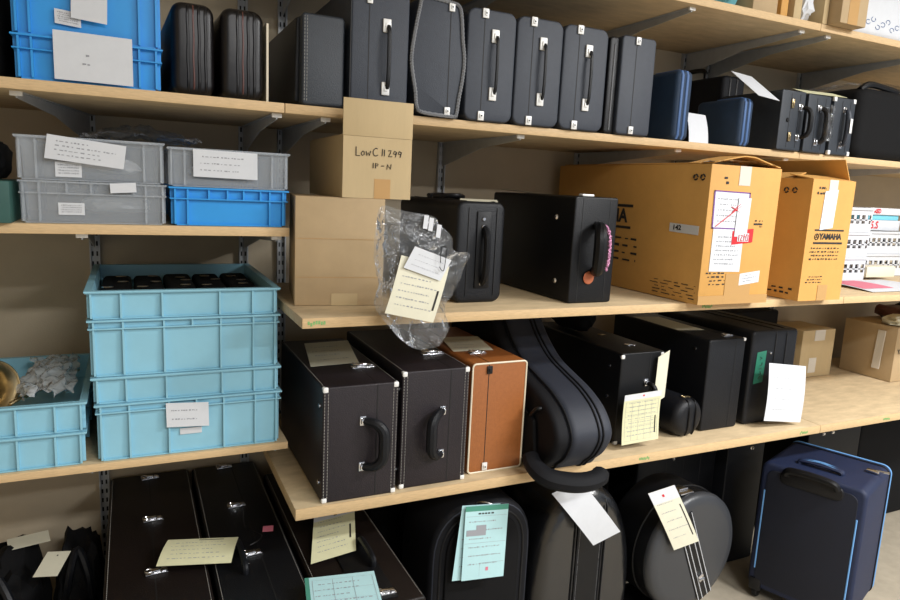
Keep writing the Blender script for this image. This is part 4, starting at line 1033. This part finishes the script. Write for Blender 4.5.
bm = B(); prism(bm, [(0.03, 0.03), (0.27, 0.02), (0.30, 0.17), (0.20, 0.19), (0.05, 0.15)], -0.122, -0.109, 0.006, plane='yz'); obj('pocket', bm, 'blackm', t)
bm = B(); pts = smooth_path([(-0.136, 0.030, 0.055), (-0.138, 0.000, 0.034), (-0.120, -0.040, 0.016), (-0.07, -0.066, 0.006), (-0.02, -0.078, 0.004), (0.025, -0.074, 0.008), (0.045, -0.06, 0.014)]); tube(bm, pts, [0.024 + 0.005 * math.sin(PI * i / (len(pts) - 1)) for i in range(len(pts))], 10, flat=0.9); obj('shoulder_pad', bm, 'gigdark', t)
bm = B(); tube(bm, smooth_path([(-0.109, 0.03, 0.19), (-0.119, 0.035, 0.188), (-0.121, 0.05, 0.175), (-0.119, 0.065, 0.16), (-0.109, 0.07, 0.155)]), 0.006, 8); h = obj('carry_handle', bm, 'black', t)

# black case with tags
t = case('instrument_case', 'black case with chrome corners behind the hanging yellow tag', 1.372, 1.545, -0.062, ZB + .001, 0.300, 0.50, 'black', 0.006, 0.004)
w = 0.173; h = 0.296
bm = B(); box(bm, 0.03, 0.032, -0.0006, 0.002, 0.004, h - 0.004); box(bm, -0.08, -0.079, -0.0006, 0.002, 0.004, h - 0.004); obj('seam', bm, 'seam', t, smooth=False)
for s in (-1, 1):
    for z, sz in ((0, 1), (h, -1)): corner(t, s * w / 2, z, -s, sz)
big_latch(t, 0.02, 0.09, h + .0006, 0.8); big_latch(t, 0.03, 0.25, h + .0006, 0.6, 'brass')
loop_handle(t, 0.02, 0.11, 0.20, 0.032, 0.008, 'black', 0.012)
bm = B(); tube(bm, [(-w / 2 - .001, 0.05, 0.15), (-w / 2 - .005, 0.05, 0.15)], 0.005, 10); tube(bm, [(-w / 2 - .001, 0.05, .25), (-w / 2 - .005, 0.05, .25)], 0.004, 10); obj('side_stud', bm, 'chrome', t)
bm = B(); lump(bm, 1.43, 0.30, ZB + .355, 0.035, 0.12, 0.05, 9, 0.15); tag(obj('black_pouch', bm, 'blackm'), 'black pouch on top of the case with the yellow tag', 'pouch')
sheet('paper_tag', (1.358, -0.115, ZB + .022), (1.498, -0.122, ZB + .030), (1.362, -0.105, ZB + .180), 'pale yellow stock form with white top edge, hanging before a black case', material='ypaper', bow=-0.004, ink='gink', rows=9, seed=81, hgt=.014, fill=.9,
      head=('paper', (0, 1, .88, 1)), extra=[('ruled_lines', 'gink', grid_lines(5, 8, .06, .94, .06, .84, .005)), ('edge_print', 'ink', [(.87, .90, .15, .5)]), ('red_hole', 'red', [(.49, .54, .93, .96)])])
sheet('paper_tag', (1.502, -0.080, ZB + .130), (1.548, -0.079, ZB + .150), (1.510, -0.075, ZB + .285), 'narrow pale slip peeking out behind the hanging yellow form', material='cpaper')

# small round case
t = thing('round_case', 'small round black quilted case with brass clasps on the low shelf', 'instrument case', (1.662, -0.090, ZB + .001), math.radians(5))
bm = B(); pr = rrect(0.136, 0.132, 0.0645, 10); prism(bm, pr, 0, 0.26, 0.03, seg=6); obj('shell', bm, 'black2', t)
for x in (-0.012, 0.02):
    bm = B(); tube(bm, smooth_path([(x, 0.2, 0.127), (x, 0.03, 0.127), (x, 0.008, 0.118), (x, -0.001, 0.095), (x, -0.002, 0.06), (x, -0.001, 0.03), (x, 0.008, 0.008)]), 0.0035, 6); obj('ridge', bm, 'black', t)
for y in (0.035, 0.15): big_latch(t, 0.005, y, 0.128, 0.7, 'brass')

g3 = 'plain black cases at the right of the low shelf'
t = case('instrument_case', 'black case right of the small round case, greyish paper on top', 1.745, 1.915, -0.058, ZB + .001, 0.322, 0.50, 'black2', 0.010, 0.006, g3)
bm = B(); box(bm, 0.038, 0.040, -0.0006, 0.002, 0.006, 0.316); box(bm, 0.038, 0.040, 0.002, 0.495, .321, .3227); obj('seam', bm, 'seam', t, smooth=False)
big_latch(t, 0.03, 0.035, 0.3228, 0.8)
corner(t, 0.085, 0.322, -1, -1, s=.012)
bm = B()
for z in (0.30, 0.05): tube(bm, [(-.086, 0.06, z - .02), (-.090, 0.06, z - .02)], 0.006, 10)
obj('side_stud', bm, 'chrome', t)
sheet('paper_sheet', (1.752, 0.10, ZB + .3240), (1.86, 0.08, ZB + .3240), (1.752, 0.34, ZB + .326), 'greyish sheet lying on the black case beside the round case', 'paper', material='cpaper')
t = case('soft_case', 'black soft case marked with green tape, white sheet hanging before it', 1.948, 2.178, -0.058, ZB + .001, 0.343, 0.48, 'black2', 0.016, 0.010, g3)
for x in (0.0, 0.055):
    bm = B(); tube(bm, [(x, 0.4, 0.344), (x, 0.02, 0.344), (x, 0.003, 0.339), (x, -0.001, 0.323), (x, -0.001, 0.02)], 0.0022, 6); obj('zip', bm, 'seam', t)
tp = sheet('green_tape', (-0.090, -0.0012, 0.150), (-0.044, -0.0012, 0.155), (-0.086, -0.0012, 0.265), parent=t, material='gtape', ink='seam', rows=1, seed=91, area_=(.1, .2, .1, .2))
strokes('handwriting', [[(0, 0), (.008, .01)], [(0, .018), (.012, .018), (.006, .028)], [(0, .036), (.012, .040)], [(.002, .05), (.012, .05), (.012, .06)], [(0, .07), (.01, .075), (0, .08)]], frame((-0.070, -0.0018, 0.168), (1, 0, 0), (0, 0, 1)), 0.001, 'ink', tp)
bm = B(); lathe(bm, [(0, 0.005), (0.004, 0.004), (0.005, 0), (0, 0)], 14, frame((-0.02, 0, 0.26), (1, 0, 0), (0, 0, 1))); obj('stud', bm, 'chrome', t)
sheet('paper_sheet', (1.982, -0.115, ZB + .034), (2.160, -0.125, ZB + .012), (1.985, -0.105, ZB + .240), 'white sheet hanging in front of the green taped case', 'paper', material='paper', bow=0.006, ink='gink', rows=4, seed=92, hgt=.01, fill=.8)
t = carton('cardboard_box', 'small brown carton behind the white sheet on the low right shelf', 2.735, 2.955, 0.33, 0.52, ZB + .002, ZB + .222, 'card', 'small cartons on the low right shelf')
bm = B(); FF = frame((-.11, -0.0005, 0), (1, 0, 0), (0, 0, 1)); patch(bm, FF, .08, .15, .17, .22, .0008); obj('clear_tape', bm, 'wtape', t); bm = B(); patch(bm, FF, .06, .11, .02, .09, .0008); obj('clear_tape', bm, 'wtape', t)
t = carton('cardboard_box', 'open brown carton with a crumpled cloth at the right edge', 3.122, 3.42, 0.15, 0.40, ZB + .002, ZB + .255, 'card2', 'small cartons on the low right shelf')
lettering('lettering', 'YAMAHA', 0.03, frame((-0.07, -0.0005, .14), (1, 0, 0), (0, 0, 1)), 'ink', t, .001)
bm = B(); box(bm, 0, .003, .05, .085, -.20, -.02, T=Matrix.Translation((-.153, 0, .25)) @ Matrix.Rotation(math.radians(4), 4, 'Y')); obj('torn_film', bm, 'wtape', t)
bm = B(); lump(bm, 3.33, 0.29, ZB + .292, 0.07, 0.08, 0.034, 11, 0.35); tag(obj('cloth', bm, 'brownstrap'), 'crumpled brownish cloth on top of the open carton', 'cloth')
bm = B(); lump(bm, 3.19, 0.20, ZB + .280, 0.055, 0.05, 0.022, 12, 0.4); tag(obj('crumpled_paper', bm, 'cpaper'), 'crumpled pale paper on top of the open carton', 'paper')
bm = B(); box(bm, 2.25, 2.70, 0.44, 0.55, ZB + .002, ZB + .30, .01); tag(obj('instrument_case', bm, 'blackm'), 'long black case against the wall behind the small cartons', 'instrument case')
bm = B(); lump(bm, 3.55, 0.28, ZB + .171, 0.11, 0.18, 0.17, 2, 0.10); tag(obj('black_bag', bm, 'blackm'), 'black bag at the far right behind the open carton', 'bag')

# ------------------------------------------------------------------ floor level
def long_case(label, x0, x1, y0, h, d, mt, hands, rot=0.0, seamx=0.03):
    t = thing('long_case', label, 'instrument case', ((x0 + x1) / 2, y0, 0.001), rot, 'tall dark cases standing under the left shelf'); w = x1 - x0
    bm = B(); prism(bm, rrect(w, h, 0.012), 0, d, 0.006); obj('body', bm, mt, t)
    bm = B(); box(bm, seamx - .0015, seamx + .0015, 0.01, d - 0.01, h - .0005, h + .0008); obj('seam', bm, 'seam', t, smooth=False)
    bm = B()
    for x in (-w / 2 + .008, w / 2 - .008): dashes(bm, [(x, 0.012, h + .0002), (x, d - .012, h + .0002)], length=.006, gap=.003, r=.0006)
    obj('stitching', bm, 'thread', t)
    for y in hands: big_latch(t, -0.002, y, h + .0008, 0.9, 'chrome', 0.1)
    return t
HF = 0.55
t = long_case('tall dark brown case at the left, right of the black bags', -0.083, 0.148, -0.22, HF, 0.78, 'dbrown', (0.18, 0.456, 0.74), 0.0, -0.005)
t = long_case('tall black stitched case between the dark brown one and the tagged one', 0.156, 0.357, -0.28, HF, 0.84, 'black', (0.245, 0.522, 0.81), 0, 0.02)
bm = B(); tube(bm, smooth_path([(-0.03, 0.160, HF + .001), (-0.03, 0.165, HF + .02), (-0.03, 0.220, HF + .026), (-0.03, 0.280, HF + .02), (-0.03, 0.285, HF + .001)]), 0.008, 8); obj('handle', bm, 'black2', t)
bm = B(); tube(bm, smooth_path([(-.002, 0.270, HF + .012), (.02, 0.280, HF + .015), (.035, 0.310, HF + .012), (0.02, 0.340, HF + .012), (0.0, 0.370, HF + .012), (0.01, 0.500, HF + .012)]), 0.0012, 5); obj('tag_string', bm, 'gunmetal', t)
t = long_case('tall dark case with white stitched edges under the beige form', 0.366, 0.603, -0.36, HF, 0.80, 'dbrown', (0.327,), 0, 0.02)
bm = B(); box(bm, -0.035, 0.055, 0.02, 0.33, HF + .0008, HF + .004, .001); obj('leather_strip', bm, 'black', t)
big_latch(t, 0.03, 0.04, HF + .004, 0.9); 
bm = B(); tube(bm, smooth_path([(0.04, 0.16, HF + .004), (0.04, 0.165, HF + .022), (0.04, 0.21, HF + .026), (0.04, 0.26, HF + .022), (0.04, 0.265, HF + .004)]), 0.008, 8, flat=1.2); obj('handle', bm, 'black2', t)
sheet('paper_tag', (0.030, -0.045, HF + .021), (0.197, -0.091, HF + .021), (0.062, 0.060, HF + .028), 'pale yellow form lying across the dark brown and black tall cases', material='ypaper', bow=0.006, ink='gink', rows=5, seed=101, extra=[('edge_print', 'ink', [(.45, .8, .90, .93)])])
sheet('paper_tag', (0.379, -0.150, HF + .012), (0.502, -0.128, HF + .012), (0.436, 0.050, HF + .032), 'beige form with white strip standing on the tall stitched case', material='ypaper', bow=0.0, ink='gink', rows=7, seed=102, hgt=.015, head=('paper', (0, 1, .84, 1)), extra=[('edge_print', 'ink', [(.86, .90, .3, .6)]), ('black_hole', 'seam', [(.48, .56, .88, .93)])])
sheet('paper_tag', (0.315, -0.39, HF + .034), (0.475, -0.42, HF + .036), (0.342, -0.24, HF + .034), 'pale cyan form at the bottom of the photo on the tall cases', material='cyan', ink='gink', rows=5, seed=103, extra=[('teal_edge', 'teal', [(0, .06, 0, 1)]), ('ruled_lines', 'gink', grid_lines(3, 3, .1, .95, .1, .9, .005))])
sheet('paper_tag', (0.295, 0.045, HF + .014), (0.322, 0.04, HF + .014), (0.302, 0.075, HF + .014), 'small pinkish tag on a string on the tall black case', material='pink')

# black bags at the lower left
for i, (cx, cy, cz, sx, sy, sz, lb) in enumerate(((-0.345, 0.31, 0.24, 0.112, 0.17, 0.2392, 'black soft bag at the bottom left corner'), (-0.160, 0.37, 0.235, 0.066, 0.13, 0.234, 'black soft bag leaning against the dark brown tall case'), (-0.19, 0.02, 0.215, 0.085, 0.13, 0.214, 'low black soft bag in front of the other black bags'))):
    t = thing('soft_bag', lb, 'bag', (cx, cy, 0.001), 0, 'black bags on the floor at the left')
    bm = B(); lump(bm, 0, 0, cz, sx, sy, sz, 20 + i, 0.22, 4); obj('body', bm, 'blackm', t)
    bm = B(); tube(bm, smooth_path([(-sx * .5, -sy * .75, cz * 1.35), (-sx * .3, -sy * .8, cz * 1.75), (0, -sy * .55, cz * 1.98), (sx * .4, -sy * .8, cz * 1.7), (sx * .5, -sy * .85, cz * 1.2)]), 0.011, 8); obj('strap', bm, 'black2', t)
sheet('paper_tag', (-0.32, 0.30, 0.495), (-0.225, 0.32, 0.495), (-0.33, 0.35, 0.503), 'grey paper slip lying on the bottom left black bag', material='cpaper')
sheet('paper_tag', (-0.250, 0.16, 0.485), (-0.195, 0.145, 0.485), (-0.225, 0.25, 0.500), 'beige tag with a black dot on the black bags', material='cpaper', extra=[('black_dot', 'seam', [(.5, .56, .8, .85)])])

# cases behind, filling the dark under the low shelf
for i, (xa, xb, y, h, lb) in enumerate(((0.68, 0.86, 0.28, 0.56, 'plain black case against the wall behind the cyan tagged bag'), (0.89, 1.13, 0.29, 0.58, 'black case against the wall behind the glossy horn case'), (1.15, 1.40, 0.29, 0.57, 'black case against the wall left of the round drum case'), (1.42, 1.66, 0.28, 0.58, 'black case against the wall directly behind the round drum case'))):
    bm = B(); prism(bm, rrect(xb - xa, h, 0.015), 0, 0.25, 0.006)
    o = obj('instrument_case', bm, 'blackm', loc=((xa + xb) / 2, y, 0.001)); tag(o, lb, 'instrument case', 'black cases along the wall')

def studded(label, x0, x1, y0, h, d, studs, mt='black'):
    t = case('instrument_case', label, x0, x1, y0, 0.001, h, d, mt, 0.012, 0.006, 'black cases with chrome studs')
    for x, z in studs:
        bm = B(); lathe(bm, [(0, 0.005), (0.006, 0.004), (0.009, 0), (0, 0)], 14, frame((x, 0, z), (1, 0, 0), (0, 0, 1))); obj('stud', bm, 'chrome', t)
    return t
t = studded('black case with chrome studs, between the drum case and suitcase', 1.72, 2.13, 0.20, 0.56, 0.30, ((-0.02, 0.49), (0.02, 0.505), (0.10, 0.50), (0.10, .06)), 'black')
bm = B()
for x in (-0.06, 0.03, 0.12): box(bm, x - .001, x + .001, -.0006, .002, .01, .55)
obj('seam', bm, 'seam', t, smooth=False)
t = studded('plain black case left behind the navy suitcase', 2.15, 2.36, 0.16, 0.58, 0.30, ((0.03, 0.5),), 'black2')
t = studded('black case with chrome latches right behind the navy suitcase', 2.60, 2.95, 0.14, 0.60, 0.30, ((-0.08, .52), (-0.02, .52)), 'black')
bm = B(); prism(bm, rrect(0.6, 0.58, 0.03), 0, 0.25, 0.01); tag(obj('instrument_case', bm, 'blackm', loc=(3.35, 0.2, 0.001)), 'black case at the far right under the low shelf', 'instrument case')

# upright gig bag with arched top and cyan forms
t = thing('gig_bag', 'arched black gig bag standing behind the pale cyan forms', 'gig bag', (0.888, -0.11, 0.001))
def arch(w, h, r, n=12, ex=1.0):
    pts = [(-w / 2 + .03, 0), (w / 2 - .03, 0), (w / 2, .03)]
    for k in range(n + 1):
        a = PI * k / n; pts.append((w / 2 * math.cos(a) if ex == 1 else w / 2 * math.copysign(abs(math.cos(a)) ** ex, math.cos(a)), h - r + r * (math.sin(a) ** ex)))
    pts.append((-w / 2, .03)); return pts
ap = arch(0.33, 0.625, 0.17, 16, .8)
bm = B(); prism(bm, ap, 0, 0.22, 0.02, seg=4); obj('shell', bm, 'gigdark', t)
bm = B(); prism(bm, inset(ap, 0.045), -0.008, 0.0, 0.004); obj('front_panel', bm, 'blackm', t)
for e in (0.012, 0.03):
    bm = B(); tube(bm, [(a, 0.004 if e < .02 else -.001, b) for a, b in inset(ap, e)], 0.0028, 6, closed=True); obj('zip', bm, 'gignavy' if e < .02 else 'seam', t)
bm = B(); tube(bm, smooth_path([(-.03, .03, .60), (-.02, -.01, .63), (.01, -.03, .625), (.03, -.02, .60)]), 0.003, 6); obj('wire_hook', bm, 'chrome', t)
cf = dict(material='cyan', ink='gink', rows=6, hgt=.015)
sheet('paper_tag', (0.775, -0.148, 0.425), (0.895, -0.148, 0.412), (0.795, -0.148, 0.645), 'pale cyan form tucked behind another one on the gig bag', seed=111, **cf)
sheet('paper_tag', (0.800, -0.156, 0.424), (0.935, -0.156, 0.410), (0.802, -0.156, 0.645), 'pale cyan form with green band and grey block, hanging before the gig bag', seed=112, area_=(.06, .95, .15, .84), head=('teal', (0, 1, .93, 1)),
      extra=[('heading', 'ink', [(.3, .36, .885, .905), (.38, .43, .885, .905), (.45, .5, .885, .905), (.52, .57, .885, .905), (.6, .66, .885, .905)]), ('grey_block', 'gink', [(.05, .5, .60, .68), (.27, .5, .68, .74)]), ('ruled_lines', 'gink', [(.02, .98, .5, .503), (.02, .98, .86, .863), (.4, .403, 0.04, .22), (.4, .97, .22, .223)]), ('round_stamp', 'pink', [(.55, .61, .11, .16)])], **cf)

# glossy horn case
t = thing('horn_case', 'glossy black rounded horn case with stitched centre band', 'instrument case', (1.257, -0.125, 0.001))
hp = [(-0.12, 0.0), (0.12, 0.0), (0.165, 0.06), (0.190, 0.18), (0.192, 0.30), (0.172, 0.42), (0.125, 0.53), (0.06, 0.595), (0.0, 0.61), (-0.06, 0.60), (-0.125, 0.555), (-0.172, 0.46), (-0.190, 0.33), (-0.190, 0.18), (-0.165, 0.06)]
hs = [(p.x, p.y) for p in smooth_path([(a, b, 0) for a, b in hp], 4, True)]
bm = B(); prism(bm, hs, 0, 0.34, 0.055, seg=8); obj('shell', bm, 'gloss', t)
def band_path(x, off): return smooth_path([(x, 0.32, .60 + off), (x, 0.18, .607 + off), (x, 0.075, 0.602 + off), (x, 0.03, 0.583 + off), (x, 0.008 - off, 0.555), (x, -off, 0.52), (x, -off, 0.40), (x, -off, 0.2), (x, -off, 0.06)])
bm = B()
pc = band_path(0, .002)
for xa, xb in ((-.045, .045),):
    A_ = [bm.verts.new((xa, p.y, p.z)) for p in pc]; B_ = [bm.verts.new((xb, p.y, p.z)) for p in pc]
    for k in range(len(pc) - 1): bm.faces.new((A_[k], B_[k], B_[k + 1], A_[k + 1]))
obj('centre_band', bm, 'black', t)
for x in (-0.058, -0.047, 0.047, 0.058):
    bm = B(); tube(bm, band_path(x, .0028), 0.0022, 6); obj('edge_cord', bm, 'black2', t)
bm = B()
for x in (-0.040, 0.040): dashes(bm, band_path(x, .0028))
obj('stitching', bm, 'gink', t)
sheet('paper_tag', (1.225, -0.185, 0.462), (1.315, -0.195, 0.495), (1.078, -0.16, 0.640), 'white folded tag hanging from the glossy horn case', material='paper', bow=0.012, extra=[('red_hole', 'red', [(.46, .54, .93, .96)])])

# round drum case, standing on a low black box
bm = B(); box(bm, 1.465, 1.70, -0.16, 0.04, 0.001, 0.128, .006); tag(obj('flat_case', bm, 'blackm'), 'flat black case on the floor under the round drum case', 'instrument case')
t = thing('drum_case', 'round black drum case with twin white stitched straps', 'instrument case', (1.668, -0.165, 0.130), math.radians(4))
RD = 0.205
TD = Matrix.Translation((0, 0, RD)) @ Matrix.Rotation(PI / 2, 4, 'X')
bm = B(); lathe(bm, [(0, 0.0), (RD * .80, 0.0), (RD * .93, -0.004), (RD * .985, -0.014), (RD, -0.026), (RD * .995, -0.030), (0, -0.030)], 72, TD); obj('lid', bm, 'disc', t)
bm = B(); lathe(bm, [(0, -0.0305), (RD, -0.0305), (RD, -0.18), (RD * .98, -0.20), (RD * .9, -0.21), (0, -0.21)], 72, TD); obj('shell', bm, 'black', t)
bm = B(); tube(bm, [(RD * 1.002 * math.cos(a), 0.075, RD + RD * 1.002 * math.sin(a)) for a in [2 * PI * k / 72 for k in range(72)]], 0.003, 6, closed=True); obj('lid_rim', bm, 'seam', t)
RT = Matrix.Translation((-0.005, 0, RD)) @ Matrix.Rotation(math.radians(-24), 4, 'Y')
bm = B(); box(bm, -0.034, 0.034, -0.003, -0.0003, -RD * .93, RD * .78, .001, T=RT); st = obj('strap', bm, 'black', t)
bm = B()
for x in (-0.030, -0.012, 0.012, 0.030):
    tube(bm, [RT @ V(x, -0.0035, -RD * .92), RT @ V(x, -.0035, RD * .77)], 0.0015, 5)
obj('white_piping', bm, 'paper', st)
bm = B(); box(bm, -.012, .012, -0.010, -0.003, -.115, -.092, .002, T=RT); tube(bm, [RT @ V(-.01, -.011, -.1), RT @ V(.01, -.011, -.108)], .003, 6); obj('buckle', bm, 'chrome', st)
bm = B(); T_ = Matrix.Translation((-0.03, 0.06, 2 * RD - .003)) ; box(bm, -.03, .03, -.03, .03, 0, .006, .002, T=T_); tube(bm, [T_ @ V(-.02, -.01, .01), T_ @ V(.02, -.01, .01)], .003, 6); obj('top_clasp', bm, 'chrome', t)
sheet('paper_tag', (1.548, -0.190, 0.384), (1.647, -0.196, 0.400), (1.420, -0.184, 0.596), 'cream form with white top, hanging on the round drum case', material='cpaper', bow=0.004, ink='gink', rows=5, seed=121, hgt=.014, head=('paper', (0, 1, .80, 1)), extra=[('edge_print', 'ink', [(.86, .90, .15, .7)]), ('red_hole', 'red', [(.42, .50, .88, .92)])])

# ------------------------------------------------------------------ navy suitcase (big back panel looks to local -Y)
ang = math.atan2(-0.93, 0.34)
t = thing('suitcase', 'navy fabric suitcase with light blue piping standing on the floor', 'suitcase', (2.170, -0.195, 0.0), ang)
w, d, h = 0.350, 0.34, 0.505
zb = 0.045
bm = B(); prism(bm, rrect(w, h, 0.030, 8, z0=zb), 0, d, 0.014, seg=4); obj('body', bm, 'suit', t)
bm = B(); prism(bm, rrect(w - .05, h - .05, 0.03, 8, z0=zb + .025), -0.004, 0.002, 0.002); obj('back_panel', bm, 'suitb', t)
for s in (-1, 1):
    bm = B(); tube(bm, [(s * (w / 2 - .022), -0.002, zb + .08), (s * (w / 2 - .022), -0.002, zb + h - .11)], 0.0030, 6); obj('back_piping', bm, 'lblue', t)
op3 = [(a, b) for a, b in inset(rrect(w, h, 0.030, 8, z0=zb), -0.0012)]
for y in (0.325,):
    bm = B(); tube(bm, [(a, y, b) for a, b in op3], 0.0028, 6, closed=True); obj('side_piping', bm, 'lblue', t)
bm = B(); tube(bm, [(a, 0.30, b) for a, b in op3], 0.003, 6, closed=True); obj('zip', bm, 'black', t)
# recessed telescopic grip
bm = B(); prism(bm, rrect(0.21, 0.052, 0.024, 8, z0=zb + h - .062), -0.012, 0.002, 0.005); obj('grip_recess', bm, 'gunmetal', t)
bm = B(); tube(bm, smooth_path([(-0.085, -0.014, zb + h - .022), (-0.07, -0.022, zb + h - .002), (0, -0.025, zb + h + .004), (0.07, -0.022, zb + h - .002), (0.085, -0.014, zb + h - .022)]), 0.013, 10); obj('pull_handle', bm, 'black', t)
bm = B()
tube(bm, smooth_path([(-0.07, .085, zb + h), (-0.065, .085, zb + h + .012), (0, .085, zb + h + .016), (0.065, .085, zb + h + .012), (0.07, .085, zb + h)]), 0.008, 8, flat=1.8); tp = obj('top_handle', bm, 'suit', t)
bm = B()
for y in (.078, .085, .092): tube(bm, smooth_path([(-0.06, y, zb + h + .018), (0, y, zb + h + .0245), (0.06, y, zb + h + .018)]), 0.0014, 5)
obj('handle_stripe', bm, 'lblue', tp)
bm = B(); box(bm, .12, .16, .19, .21, zb + h + .004, zb + h + .012, .002); tube(bm, [(.15, .2, zb + h + .012), (.19, .205, zb + h + .014)], .004, 6); obj('zip_pull', bm, 'chrome', t)
for s in (-1, 1):
    bm = B(); box(bm, s * (w / 2 - .03) - .022, s * (w / 2 - .03) + .022, -0.006, 0.05, zb - .010, zb + .04, .006); ws = obj('wheel_housing', bm, 'gunmetal', t)
    bm = B(); lathe(bm, [(0, -.010), (.022, -.010), (.025, -.006), (.025, .006), (.022, .010), (0, .010)], 24, Matrix.Translation((s * (w / 2 - .03), 0.022, 0.0255)) @ Matrix.Rotation(PI / 2, 4, 'Y')); obj('wheel', bm, 'black', ws)
    bm = B(); box(bm, s * (w / 2 - .04) - .01, s * (w / 2 - .04) + .01, d - .05, d - .02, 0.001, zb + .004, .004); obj('foot', bm, 'black', t)
